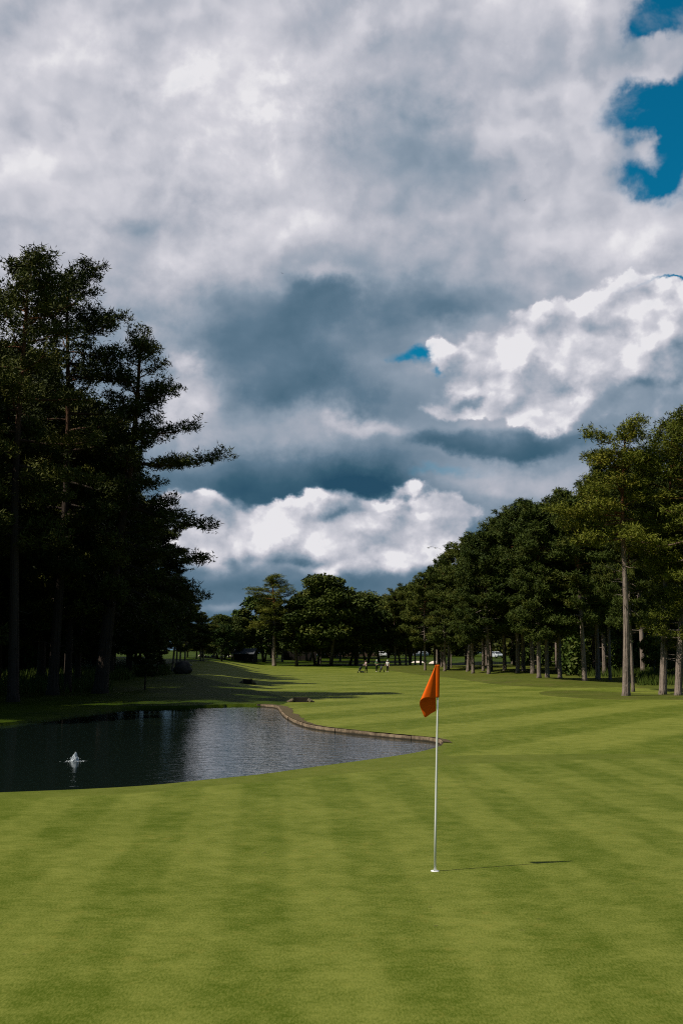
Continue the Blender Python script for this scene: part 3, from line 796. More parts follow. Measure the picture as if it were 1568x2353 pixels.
tree('wood_b', 976, 1540, 1318, 'dark pine standing forward on the mown slope just left of the flag', RF, 2.9, w=110)
tree('wood_c', 1021, 1542, 1290, 'pine with a sunlit pale stem just right of the orange flag', RF, 3.8, w=120)
tree('wood_a', 1029, 1538, 1262, 'dark pine touching the sunlit one right of the orange flag', RF, .9, px_top=1042)
tree('wood_b', 1074, 1542, 1228, 'pine with a forked grey foot, second clump right of the flag', RF, 5.5, px_top=1088)
tree('wood_c', 1086, 1547, 1250, 'thick dark-stemmed pine in the second clump right of the flag', RF, 1.5)
tree('wood_b', 1122, 1548, 1224, 'pine standing forward alone between the second clump and the parked silver car', RF, 2.4)
tree('wood_a', 1188, 1545, 1180, 'dark straight pine just right of the bushy dark stump-like tree', RF, 3.3)
tree('wood_c', 1158, 1540, 1205, 'pine with a very wide dark foot, halfway along the right wood', RF, 4.7)
for i, (x, tp) in enumerate([(907, 1360), (921, 1362), (932, 1350), (941, 1352), (953, 1346), (965, 1338), (998, 1320), (1010, 1308)]):
    tree(['wood_a', 'round_b', 'wood_c', 'round_a'][i % 4], x, 1527, tp, ['forked dark pine right of the golfers at the far end of the right wood', 'dark pine second right of the golfers', 'thin pine of the row behind the flag, leftmost', 'thin pine of the row behind the flag, left of middle', 'thin pine of the row behind the flag, middle', 'thin pine of the row behind the flag, right of middle', 'dark pine left of the white bunker gap, behind the flag', 'dark pine in front of the white bunker, behind the flag'][i], 'pines at the far end of the right wood', i * 1.3, w=88)
RB = 'pines in the depth of the right wood'
rp = [(880, 1375), (904, 1362), (957, 1347), (994, 1323), (1035, 1297), (1045, 1250), (1088, 1228), (1122, 1226), (1158, 1205), (1185, 1175), (1255, 1165), (1312, 1140), (1347, 1110), (1400, 1080), (1500, 1060), (1800, 1040)]
n = tries = 0
taken = [tuple(o.location.xy) for o in COL.objects if o.get('category') == 'tree']
while n < 58 and tries < 6000:
    tries += 1
    px = rl.uniform(1000, 1640); py = rl.uniform(1524, 1550)
    if px < 1100 and py > 1536: continue
    b = G(px, py)
    if any((b.x - a) ** 2 + (b.y - c) ** 2 < 7 for a, c in taken): continue
    tp = prof_line(rp, px) + rl.uniform(0, 120)
    tree(rl.choice(['wood_a', 'wood_b', 'wood_c']), px, py, tp, 'pine deep in the right wood, half hidden behind the front row of pines', RB, rl.uniform(0, 6.28)); taken.append((b.x, b.y)); n += 1
for i, (x, y, h) in enumerate([(1500, 1555, 3.4), (1545, 1560, 3.0), (1480, 1548, 4.5), (1420, 1545, 4), (1330, 1542, 3.2), (1590, 1562, 3.4)]):
    place('young_tree', G(x, y), h, 'dark leafy young tree among the stems of the right wood', 'tree', 'young trees in the right wood', i * 2.4)

# ---- trees across the end of the fairway
CG = 'trees across the end of the fairway'
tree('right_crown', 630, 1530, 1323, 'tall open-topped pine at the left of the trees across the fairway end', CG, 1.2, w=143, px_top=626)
tree('birch_shape', 606, 1521, 1372, 'brown-green bushy broadleaf tree left of the tall open-topped pine', CG, .5, w=130)
tree('round_b', 683, 1530, 1372, 'dark pine with a straight black stem right of the tall open-topped pine', CG, .8, w=130)
tree('round_a', 727, 1527, 1362, 'thick-stemmed dark pine left of the white parked car', CG, 2.2, w=125)
tree('wood_a', 736, 1524, 1378, 'thin pale-stemmed pine right beside the white parked car', CG, 3.6, w=91)
tree('round_b', 757, 1529, 1326, 'tall dark round-topped pine right of the white parked car', CG, 4.1, w=146)
tree('round_b', 800, 1527, 1386, 'multi-stemmed dark tree left of the golfers, left stem group', CG, 5.0, w=109)
tree('round_a', 818, 1527, 1368, 'broad dark tree with splayed stems left of the golfers', CG, .1, w=135)
tree('round_a', 843, 1523, 1372, 'broad dark tree right behind the golfer in the pink top', CG, 1.6, w=125)
tree('round_b', 872, 1521, 1392, 'dark tree with a curved stem behind the golfer in white', CG, 3.0, w=99)
tree('wood_a', 648, 1521, 1420, 'low dark pine in the gap behind the tall open-topped pine', CG, 3.9, w=112)
tree('round_a', 708, 1519, 1400, 'dark pine behind the thick-stemmed pine by the fence', CG, 4.9, w=117)
tree('wood_a', 781, 1519, 1400, 'pine behind the round-topped pine beside the brown wall', CG, 5.9, w=104)
FG = 'small pines far off at the left of the fairway end'
tree('wood_b', 461, 1518, 1408, 'far pine at the end of the left wood, left of a pair', FG, 1.0, w=83)
tree('wood_a', 467, 1518, 1420, 'far pine at the end of the left wood, right of a pair', FG, 2.0, w=65)
tree('birch_shape', 509, 1518, 1437, 'small yellow-green tree standing in front of the far pines', FG, 3.0, w=57)
tree('round_b', 516, 1514, 1414, 'far round-headed pine behind the small yellow-green tree', FG, 4.0, w=68)
tree('round_a', 533, 1514, 1422, 'far pine second left of the black hut', FG, 4.4, w=52)
tree('round_b', 550, 1514, 1421, 'far pine directly left of the black hut', FG, 5.0, w=60)
tree('wood_c', 492, 1513, 1428, 'far pine between the pair and the small yellow-green tree', FG, 5.6, w=60)
tree('wood_c', 575, 1513, 1440, 'far pine rising behind the black hut', FG, .6, w=65)
n = 0
for k in range(26):
    px = 430 + k * 19 + rl.uniform(-6, 6)
    tree(rl.choice(['wood_a', 'round_b', 'round_a']), px, 1511 + rl.uniform(-1, 2), (1436 if px < 560 else 1434) + rl.uniform(0, 22), 'far pine in the last row closing the view', 'far pines closing the view', rl.uniform(0, 6.28), w=73)

# ------------------------------------------------------------------ woodland floor and far woods
def far_mass(name, label, spans, n, size, mat, seed):
    rg = np.random.default_rng(seed); rn = random.Random(seed); pts = []
    for (px0, px1, r0, r1, h0, h1, k) in spans:
        for _ in range(k):                                   # one lump of foliage each
            px = rn.uniform(px0, px1); d = ray(px, 1500); a = math.atan2(d.x, d.y); r_ = rn.uniform(r0, r1)
            x, y = r_ * math.sin(a), r_ * math.cos(a); top = rn.uniform(h0, h1); c = np.array((x, y, zg(x, y)))
            m = n; q = rg.normal(size=(m, 3)); q /= np.linalg.norm(q, axis=1)[:, None]; q *= rg.uniform(.3, 1, m)[:, None] ** .5
            q = q * np.array((top * .30, top * .30, top * .5)) + np.array((0, 0, top * .5)); pts.append(q + c)
    p = np.concatenate(pts); m = len(p)
    d = rg.normal(size=(m, 3)); d /= np.linalg.norm(d, axis=1)[:, None]; k = np.cross(d, rg.normal(size=(m, 3))); k /= np.linalg.norm(k, axis=1)[:, None]
    ln = (size * rg.uniform(.6, 1.3, m))[:, None]
    me = tri_mesh(name, p - k * ln * .4, p + k * ln * .4, p + d * ln, mat); o = bpy.data.objects.new(name, me); COL.objects.link(o)
    tag(o, label, 'wood', None, 'stuff'); return o
far_mass('far_woods', 'far-off dark wood closing the view behind all the single trees', [
    (-700, 245, 128, 175, 7, 14, 70), (1175, 2300, 170, 240, 6, 12, 80), (240, 420, 330, 420, 7, 11, 26), (420, 900, 330, 430, 6, 10, 60), (900, 1200, 300, 400, 9, 13, 60), (1180, 1600, 260, 330, 9, 12, 30)], 520, 1.0, M['needle_dark'], 5)
far_mass('underwood', 'dark leafy underwood filling the space between the stems of both woods', [
    (-250, 235, 92, 124, 2.2, 5.5, 34), (1290, 1750, 96, 150, 2.0, 5.0, 40), (1180, 1330, 150, 175, 2.0, 4.0, 12)], 620, .42, M['leaf_dark'] if 'leaf_dark' in M else M['leaf'], 6)

def tufts(name, label, cat, region, n, h, w, mat, seed, umbel=None):
    rn = random.Random(seed); A, B, C = [], [], []
    for _ in range(n):
        px, py = region(rn)
        b = G(px, py)
        for j in range(5):
            o = b + Vector((rn.gauss(0, .12), rn.gauss(0, .12), -.02)); hh = h * rn.uniform(.4, 1.15); a = rn.uniform(0, 6.28)
            s_ = Vector((math.cos(a), math.sin(a), 0)) * w * .5; tp = o + Vector((rn.gauss(0, .2), rn.gauss(0, .2), 1)) * hh
            A.append(o - s_); B.append(o + s_); C.append(tp)
            if umbel and rn.random() < .5:
                for q in range(6):
                    e = tp + Vector((rn.gauss(0, .07), rn.gauss(0, .07), rn.gauss(0, .02))); a2 = rn.uniform(0, 6.28); u = Vector((math.cos(a2), math.sin(a2), rn.uniform(-.3, .3))) * umbel
                    A.append(e); B.append(e + u); C.append(e + Vector((u.y, -u.x, .01)))
    me = tri_mesh(name, np.array([tuple(v) for v in A]), np.array([tuple(v) for v in B]), np.array([tuple(v) for v in C]), mat)
    o = bpy.data.objects.new(name, me); COL.objects.link(o); tag(o, label, cat, None, 'stuff'); return o
M['tall_grass'] = leaf_mat('tall_grass', (.024, .046, .006), (.075, .105, .016), (.11, .10, .02))
M['umbel'] = leaf_mat('cow_parsley', (.06, .10, .03), (.42, .45, .33), (.30, .34, .20))
tufts('undergrowth', 'uncut green grass growing between the stems of both woods', 'undergrowth',
      lambda rn: rn.choice([(rn.uniform(-60, 250), rn.uniform(1552, 1592)), (rn.uniform(170, 385), rn.uniform(1532, 1552)), (rn.uniform(60, 300), rn.uniform(1538, 1562)), (rn.uniform(1470, 1640), rn.uniform(1548, 1574)), (rn.uniform(1330, 1600), rn.uniform(1536, 1556))]), 5200, .75, .06, M['tall_grass'], 12)
tufts('cow_parsley', 'white-flowered cow parsley under the old pines of the left bank', 'wild flowers',
      lambda rn: rn.choice([(rn.gauss(205, 22), rn.gauss(1538, 6)), (rn.gauss(300, 30), rn.gauss(1534, 5)), (rn.uniform(150, 380), rn.uniform(1528, 1546))]), 420, .95, .03, M['umbel'], 13, umbel=.09)

# ------------------------------------------------------------------ pond edge
def wall_stone(q, b):
    pos = q.n.new('ShaderNodeNewGeometry').outputs['Position']; z = q.xyz(pos)[2]
    n = q.noise(pos, 5, 5, .65); m_ = q.noise(q.v('MULTIPLY', pos, (1, 1, .25)), 2.2, 4, .7)
    col = q.mix(q.sstep(q.add(q.mul(n, .5), q.mul(m_, .5)), .36, .64), (.10, .072, .045), (.34, .25, .165))
    wet = q.sstep(q.add(z, q.mul(q.sub(n, .5), .05)), WATER_Z + .015, WATER_Z + .05)
    q.put(b.inputs['Base Color'], q.mix(wet, (.045, .036, .024), col)); b.inputs['Roughness'].default_value = .85; b.inputs['Specular IOR Level'].default_value = .2
    bp = q.n.new('ShaderNodeBump'); bp.inputs['Strength'].default_value = .6; bp.inputs['Distance'].default_value = .02; q.put(bp.inputs['Height'], n); q.put(b.inputs['Normal'], bp.outputs[0])
M['wall'] = material('weathered_stone', wall_stone)
M['rock_brown'] = plain('mossy_stone', (.13, .105, .07), .9, .1, .5, 6.0, bump=.5)
M['dark_wood'] = plain('dark_timber', (.035, .028, .022), .85, .2, .3, 5.0, bump=.3)
M['dirt'] = plain('dry_soil', (.085, .064, .034), .95, .1, .35, 4.0, bump=.6)
def offset(pts, d):
    out = []
    for i, p in enumerate(pts):
        a = Vector(pts[max(i - 1, 0)]); b = Vector(pts[min(i + 1, len(pts) - 1)]); t_ = (b - a).normalized()
        out.append(Vector(p) + Vector((t_.y, -t_.x)) * d)
    return out
def build_wall():
    pts = resample(sh_tip[1:] + sh_wall + sh_left[:2], .12); rn = random.Random(3)
    line = [Vector(p) for p in pts]; inn = offset(pts, -.05); out = offset(pts, .08)
    sh = Shape(); i = 0
    while i < len(line) - 2:
        n = rn.randint(7, 13); j = min(i + n, len(line) - 1); g = .06
        zt = .015 + rn.uniform(-.015, .012); dn = rn.uniform(-.012, .012)
        for a in range(i, j):
            u0 = g if a == i else 0; u1 = 1 - g if a == j - 1 else 1
            q = [inn[a].lerp(inn[a + 1], u0), inn[a].lerp(inn[a + 1], u1), out[a].lerp(out[a + 1], u1), out[a].lerp(out[a + 1], u0)]
            nrm = (q[0] - q[3]).normalized() * dn; b = len(sh.v)
            for z in (zt, -.6):
                for k, v in enumerate(q): sh.v.append(Vector((v.x + nrm.x, v.y + nrm.y, z)))
            sh.f += [(b, b + 3, b + 2, b + 1), (b, b + 1, b + 5, b + 4), (b + 2, b + 3, b + 7, b + 6), (b + 1, b + 2, b + 6, b + 5), (b + 3, b, b + 4, b + 7)]
        i = j
    w = sh.build('retaining_wall', M['wall'])
    tag(w, 'pale stone edging wall curving along the far side of the pond', 'wall')
    # bare soil behind it, lying 4 mm above the turf
    a = offset(pts, -.02); rn2 = random.Random(9)
    vs, fs = [], []; wd = .5
    for k, (p, t2) in enumerate(zip(a, offset(pts, 1.15))):
        wd = max(.30, min(.75, wd + rn2.uniform(-.07, .07))); e = p.lerp(t2, wd * (.45 + .55 * min(1, k / 90)))
        vs += [(p.x, p.y, zg(p.x, p.y) + .034), (e.x, e.y, zg(e.x, e.y) + .005)]
        if k: fs.append((2 * k - 2, 2 * k - 1, 2 * k + 1, 2 * k))
    structure(mesh_object('bare_soil', vs, fs, M['dirt'], smooth=True))
build_wall()

def outlet(px, py, wpx, hpx, label):
    b = G(px, py); d = math.hypot(b.x, b.y); w = wpx * d / FPX; h = hpx * d / FPX
    root = bpy.data.objects.new('ditch_outlet', None); COL.objects.link(root); root.location = b
    tag(root, label, 'outlet', 'stone outlets of the ditch')
    s = Shape(); s.box((0, .12, h * .42), (w * .62, .14, h * .95)); s.build('dark_gap_panel', M['dark_wood'], root)  # added dark panel standing in for the dark hollow of the ditch
    rn = random.Random(int(px))
    for sx in (-1, 1):
        for k in range(3):
            bm = bmesh.new(); bmesh.ops.create_icosphere(bm, subdivisions=2, radius=1)
            for v in bm.verts: v.co += v.co * rn.uniform(-.12, .12)
            me = bpy.data.meshes.new('stone'); bm.to_mesh(me); bm.free(); me.materials.append(M['rock_brown'])
            o = bpy.data.objects.new('stone', me); COL.objects.link(o); o.parent = root
            o.location = (sx * w * (.36 + .08 * k), rn.uniform(-.05, .15), h * (.30 - .10 * k)); o.scale = (w * .09, w * .11, h * (.42 - .10 * k))
    return root
outlet(690, 1613, 52, 12, 'pale stones round a dark ditch outlet just beyond the pond wall')
outlet(568, 1571, 34, 12, 'dark ditch outlet with low stones farther up the shaded bank')

# ------------------------------------------------------------------ fountain
def spray(q, b):
    tc = q.n.new('ShaderNodeTexCoord').outputs['Object']
    b.inputs['Base Color'].default_value = (.70, .76, .80, 1); b.inputs['Roughness'].default_value = .25
    b.inputs['Transmission Weight'].default_value = .35; b.inputs['IOR'].default_value = 1.2
M['spray'] = material('white_water', spray)
def fountain():
    root = bpy.data.objects.new('fountain', None); COL.objects.link(root); root.location = FOUNT
    tag(root, 'small white bubbling fountain jet in the dark water of the pond', 'fountain')
    rn = random.Random(2); bm = bmesh.new()
    def ball(c, r_, sz=1.0, sub=1):
        q = bmesh.ops.create_icosphere(bm, subdivisions=sub, radius=r_)
        for v in q['verts']: v.co = Vector((v.co.x, v.co.y, v.co.z * sz)) * rn.uniform(.8, 1.2) + Vector(c)
    from mathutils import noise as mn
    q = bmesh.ops.create_icosphere(bm, subdivisions=5, radius=1)
    for v in q['verts']:
        p = v.co.copy(); k = 1 + .26 * mn.noise(p * 2.6) + .15 * mn.noise(p * 6.5 + Vector((3, 1, 2))) + .09 * mn.noise(p * 15)
        u = max(-.15, p.z); w = .085 * (1 - .55 * max(0, p.z))
        v.co = Vector((p.x * w * k + .02 * u, p.y * w * k, (.02 + u * .165) * (k if u > 0 else 1)))
    me = bpy.data.meshes.new('jet'); bm.to_mesh(me); bm.free(); me.materials.append(M['spray'])
    o = bpy.data.objects.new('jet', me); COL.objects.link(o); o.parent = root
    bm = bmesh.new()
    for k in range(36):
        a = rn.uniform(0, 6.28); rr = rn.uniform(.06, .16); ball((rr * math.cos(a), rr * math.sin(a), rn.uniform(.0, .10) * (1 - rr * 2.5) + .015), rn.uniform(.004, .010), 1.2)
    for k in range(150):
        a = rn.uniform(0, 6.28); rr = abs(rn.gauss(0, .07)) + .02; ball((rr * math.cos(a) * 1.5 + (.16 if k % 9 == 0 else 0), rr * math.sin(a), .001), rn.uniform(.006, .018), .25)
    me = bpy.data.meshes.new('foam'); bm.to_mesh(me); bm.free(); me.materials.append(M['spray'])
    o = bpy.data.objects.new('foam', me); COL.objects.link(o); o.parent = root; o['kind'] = 'stuff'
fountain()

# ------------------------------------------------------------------ flag on the green
def cloth(q, b):
    tc = q.n.new('ShaderNodeTexCoord').outputs['Object']
    n = q.noise(q.v('MULTIPLY', tc, (1, 1, .6)), 40, 3, .5)
    q.put(b.inputs['Base Color'], q.mix(n, (.68, .092, .001), (.80, .125, .001)))
    b.inputs['Roughness'].default_value = .75; b.inputs['Specular IOR Level'].default_value = .15
    bp = q.n.new('ShaderNodeBump'); bp.inputs['Strength'].default_value = .25; bp.inputs['Distance'].default_value = .004
    q.put(bp.inputs['Height'], q.add(q.noise(tc, 22, 3, .5), q.mul(q.noise(tc, 900, 1, .5), .1))); q.put(b.inputs['Normal'], bp.outputs[0])
M['flag'] = material('orange_flag_cloth', cloth)
M['white'] = plain('white_enamel', (.80, .80, .79), .35, .5, .03, 6)
M['cup'] = plain('white_cup_liner', (.80, .80, .78), .5, .4, .05, 30)
def golf_flag():
    base = G(998, 2001); d = math.hypot(base.x, base.y); k = d / FPX
    root = bpy.data.objects.new('golf_flag', None); COL.objects.link(root); root.location = base
    tag(root, 'orange golf flag drooping from a thin white pole on the green', 'golf flag')
    e = ray(1006, 1527); H = CAM_H + d * e.z / math.hypot(e.x, e.y)
    top = Vector((e.x / math.hypot(e.x, e.y) * d - base.x, e.y / math.hypot(e.x, e.y) * d - base.y, H))
    s = Shape(); n = 12; pr = .0105
    s.tube([top * u + Vector((0, 0, -.06 * (u == 0))) for u in (0, .25, .5, .75, .985)], [.0135, .0125, .0112, .0098, .009], 14)
    s.build('pole', M['white'], root, True)
    s = Shape(); s.lathe(top * .992, [(.004, -.012), (.011, -.010), (.012, .0), (.009, .009), (.002, .012)], 12); s.build('pole_cap', M['flag'], root, True)
    # cloth: a sleeve round the pole, a front fold blown into a tube, and the fly hanging behind it
    hem = [(-40, 81), (-39.6, 89), (-37, 97), (-33, 106), (-27, 118), (-20, 115), (-14, 110.5), (-8, 107), (-2, 104)]
    NV = 30; vs, cols = [], None
    def bez(pts, u):
        f = u * (len(pts) - 1); i = min(int(f), len(pts) - 2); w = f - i
        p = [pts[max(i - 1, 0)], pts[i], pts[i + 1], pts[min(i + 2, len(pts) - 1)]]
        return tuple(.5 * (2 * p[1][c] + (p[2][c] - p[0][c]) * w + (2 * p[0][c] - 5 * p[1][c] + 4 * p[2][c] - p[3][c]) * w * w + (3 * p[1][c] - p[0][c] - 3 * p[2][c] + p[3][c]) * w ** 3) for c in range(len(p[0])))
    rows_ = []
    for iv in range(NV + 1):
        v = iv / NV; row = []
        # sleeve (starts behind the pole, passes its right side, lies on its front)
        for (x, y) in [(-3.6, 2.6), (0, 3.4), (3.4, 1.2), (3.4, -1.8), (1, -3.4), (-3, -3.6), (-5.2, -3.0)]:
            row.append((x, y, 73 * v))
        xl = -5.5 - 34.5 * v ** .96
        fr = [(-5.4, -2.6, 73), (-6.2 - 1.2 * v, -2.6 - .4 * v, 73.4), (-6.5 - 4.5 * v, -2.8 - 1.7 * v, 73.5), (-6.8 - 8.5 * v, -3 - 3.6 * v, 73.4), (-6.8 - 15 * v, -3 - 5.2 * v, 73.6), (xl * .80 - .5, -3 - 5.5 * v, 75), (xl * .94, -2.2 - 3.5 * v, 77.5), (xl, -.8 - 1.0 * v, 81)]
        for q in range(1, 29):
            x, y, z = bez(fr, q / 28); row.append((x, y, z * v))
        for q in range(1, 29):
            hx, hz = bez(hem, q / 28); s2 = q / 28
            x = xl + (hx - (-40)) * v ** 1.0 if v else -5.5
            y = -.8 + v * (17.0 * (1 - math.exp(-s2 * 9)) + 2.0 * s2) + .8 * math.sin(s2 * 9 + v * 3) * v * s2
            row.append((x, y, hz * v))
        rows_.append(row)
    nu = len(rows_[0])
    ax = top.normalized()
    for row in rows_:
        for (x, y, z) in row:
            p = top - ax * (z * k * .995) + Vector((x * k, y * k, 0)); vs.append(p)
    fs = [(i * nu + j, i * nu + j + 1, (i + 1) * nu + j + 1, (i + 1) * nu + j) for i in range(NV) for j in range(nu - 1)]
    f = mesh_object('flag', vs, fs, M['flag'], root, True)
    md = f.modifiers.new('thickness', 'SOLIDIFY'); md.thickness = .0016
    # the hole: liner and rim
    r2 = bpy.data.objects.new('golf_hole', None); COL.objects.link(r2); r2.location = base
    tag(r2, 'white-rimmed hole in the green at the foot of the flag pole', 'golf hole')
    s = Shape(); s.lathe((0, 0, 0), [(.041, .002), (.043, .006), (.045, .006), (.047, .002)], 32, close=False); s.build('rim', M['cup'], r2, True)
    s = Shape(); s.lathe((0, 0, 0), [(.0142, .004), (.040, .0045), (.041, .002)], 32, close=False); s.build('cup_plate', M['cup'], r2, True)
golf_flag()

# ------------------------------------------------------------------ people
def skin_mesh(name, nodes, links, mat, parent, root=0, sub=1):
    """nodes: (x, y, z, radius); the surface grows round the links"""
    bm = bmesh.new(); ly = bm.verts.layers.skin.verify()
    vv = []
    for i, (x, y, z, r_) in enumerate(nodes):
        v = bm.verts.new((x, y, z)); r_ = r_ if isinstance(r_, tuple) else (r_, r_); v[ly].radius = r_; v[ly].use_root = (i == root); vv.append(v)
    for a, b in links: bm.edges.new((vv[a], vv[b]))
    me = bpy.data.meshes.new(name); bm.to_mesh(me); bm.free(); me.materials.append(mat)
    o = bpy.data.objects.new(name, me); COL.objects.link(o); o.parent = parent
    m1 = o.modifiers.new('skin', 'SKIN'); m1.use_smooth_shade = True
    m2 = o.modifiers.new('sub', 'SUBSURF'); m2.levels = sub; m2.render_levels = sub
    return o
M['skin'] = plain('skin', (.50, .30, .21), .55, .35, .06, 20)
M['black_cloth'] = plain('black_cloth', (.012, .012, .014), .85, .15, .2, 30)
M['white_cloth'] = plain('white_cloth', (.72, .71, .70), .8, .2, .05, 30)
M['pink_cloth'] = plain('pale_pink_cloth', (.50, .36, .36), .8, .2, .08, 30)
M['green_cloth'] = plain('green_cloth', (.10, .24, .09), .8, .2, .1, 30)
M['hair'] = plain('brown_hair', (.05, .032, .02), .6, .3, .2, 60)
M['eye'] = plain('eye', (.03, .02, .02), .2, .5, .0, 5)
M['rubber'] = plain('black_rubber', (.018, .018, .018), .8, .2, .2, 20)
M['steel'] = plain('grey_metal', (.35, .35, .36), .35, .5, .05, 20, metal=.9)
M['bag'] = plain('black_nylon', (.016, .017, .022), .6, .3, .2, 30)

def person(loc, yaw, shirt, cap, arms, stride, lean, label, bag_side=0):
    """arms: (elbow, wrist) for right and left in body space; +Y is forward"""
    root = bpy.data.objects.new('person', None); COL.objects.link(root); root.location = loc; root.rotation_euler = (0, 0, yaw)
    tag(root, label, 'person', 'golfers on the fairway')
    L = lambda z: lean * max(0, z - .95)
    N = [(0, 0, .96, (.13, .10)), (0, L(1.15), 1.15, (.125, .095)), (0, L(1.36), 1.36, (.15, .10)), (0, L(1.49), 1.49, .055), (0, L(1.56) + .01, 1.56, .058), (0, L(1.64) + .02, 1.64, (.078, .092)), (0, L(1.71) + .012, 1.71, (.070, .082)), (0, L(1.755), 1.755, .035),
         (0, L(1.635) + .118, 1.632, .014), (.084, L(1.64) + .005, 1.64, .016), (-.084, L(1.64) + .005, 1.64, .016), (0, L(1.59) + .085, 1.583, .026)]
    E_ = [(0, 1), (1, 2), (2, 3), (3, 4), (4, 5), (5, 6), (6, 7), (5, 8), (5, 9), (5, 10), (4, 11)]
    A = {}
    for s, (el_, wr) in zip((1, -1), arms):
        i = len(N); sh_ = (s * .185, L(1.42), 1.42)
        N += [(*sh_, .058), (el_[0], el_[1], el_[2], .042), (wr[0], wr[1], wr[2], .029)]
        E_ += [(2, i), (i, i + 1), (i + 1, i + 2)]
        dr = (Vector(wr) - Vector(el_)).normalized(); sd = dr.cross(Vector((0, 0, 1)) if abs(dr.z) < .9 else Vector((0, 1, 0))).normalized(); pn = dr.cross(sd)
        palm = Vector(wr) + dr * .07; N.append((*palm, (.038, .020))); E_.append((i + 2, i + 3))
        for q, (o, ln) in enumerate([(-.030, .062), (-.010, .074), (.010, .070), (.030, .055)]):
            b = palm + sd * o + dr * .025; m = b + dr * ln * .55 + pn * .008; e2 = m + dr * ln * .35 + pn * .028
            j = len(N); N += [(*b, .0095), (*m, .0085), (*e2, .0075)]; E_ += [(i + 3, j), (j, j + 1), (j + 1, j + 2)]
        b = Vector(wr) + dr * .035 + sd * .034; e2 = b + dr * .045 + sd * .022 + pn * .012; j = len(N)
        N += [(*b, .011), (*e2, .009)]; E_ += [(i + 2, j), (j, j + 1)]
        A[s] = (sh_, el_, wr)
    legs = {}
    for s in (1, -1):
        st = stride * s; i = len(N)
        hip, kn, an, toe = (s * .09, 0, .90), (s * .10, st * .45 + .02, .50), (s * .11, st, .09), (s * .125, st + .15, .035)
        N += [(*hip, .088), (*kn, .058), (*an, .040), (*toe, .036)]; E_ += [(0, i), (i, i + 1), (i + 1, i + 2), (i + 2, i + 3)]; legs[s] = (hip, kn, an, toe)
    skin_mesh('body', N, E_, M['skin'], root)
    T = [(0, 0, .82, (.172, .142)), (0, L(1.12), 1.12, (.150, .120)), (0, L(1.36), 1.36, (.172, .122)), (0, L(1.47), 1.47, .078)]; TE = [(0, 1), (1, 2), (2, 3)]
    for s in (1, -1):
        sh_, el_, wr = A[s]; i = len(T); mid = Vector(sh_).lerp(Vector(el_), .85); T += [(*sh_, .078), (*mid, .064)]; TE += [(2, i), (i, i + 1)]
    skin_mesh('shirt', T, TE, M[shirt], root)
    T = [(0, 0, .97, (.140, .115)), (0, 0, 1.09, (.135, .108))]; TE = [(0, 1)]
    for s in (1, -1):
        hip, kn, an, toe = legs[s]; i = len(T); T += [(hip[0], hip[1], hip[2] - .06, .098), (*kn, .080), (an[0], an[1], an[2] + .02, .066)]; TE += [(0, i), (i, i + 1), (i + 1, i + 2)]
    skin_mesh('trousers', T, TE, M['black_cloth'], root)
    for s in (1, -1):
        hip, kn, an, toe = legs[s]; skin_mesh('shoe', [(an[0], an[1] - .04, .05, .05), (an[0], an[1] + .06, .05, .05), (toe[0], toe[1] + .02, .04, .042)], [(0, 1), (1, 2)], M['white_cloth'] if cap else M['black_cloth'], root)
        q = Shape(); q.lathe((s * .032, L(1.66) + .108, 1.662), [(.002, -.011), (.010, -.006), (.012, 0), (.010, .006), (.002, .011)], 8); q.build('eye', M['eye'], root, True)
    q = Shape(); c = (0, L(1.69) + .008, 1.672); q.lathe(c, [(.100, -.02), (.104, .02), (.098, .06), (.075, .095), (.035, .115), (.003, .118)], 16)
    for v in q.v: v.y = c[1] + (v.y - c[1]) * 1.12 - .012
    if cap:
        n0 = len(q.v)
        for k in range(9):
            a = math.pi * (k / 8); q.v.append(Vector((math.cos(a) * .095, c[1] + .07 + math.sin(a) * .02, c[2] + .012))); q.v.append(Vector((math.cos(a) * .085, c[1] + .09 + math.sin(a) * .085, c[2] - .002)))
            q.v.append(Vector((math.cos(a) * .095, c[1] + .07 + math.sin(a) * .02, c[2] + .018))); q.v.append(Vector((math.cos(a) * .085, c[1] + .09 + math.sin(a) * .085, c[2] + .004)))
        for k in range(8):
            b = n0 + 4 * k; q.f += [(b, b + 1, b + 5, b + 4), (b + 2, b + 6, b + 7, b + 3), (b + 1, b + 3, b + 7, b + 5)]
        q.build('cap', M['white_cloth'], root, True)
        q = Shape(); q.lathe((0, L(1.64) - .035, 1.62), [(.02, -.06), (.075, -.04), (.084, .02), (.08, .06)], 14); q.build('hair', M['hair'], root, True)
    else:
        q.build('hair', M['hair'], root, True)
        q = Shape(); q.lathe((0, L(1.6) - .045, 1.60), [(.03, -.10), (.078, -.05), (.09, .03), (.085, .08)], 14); q.build('hair', M['hair'], root, True)
    return root

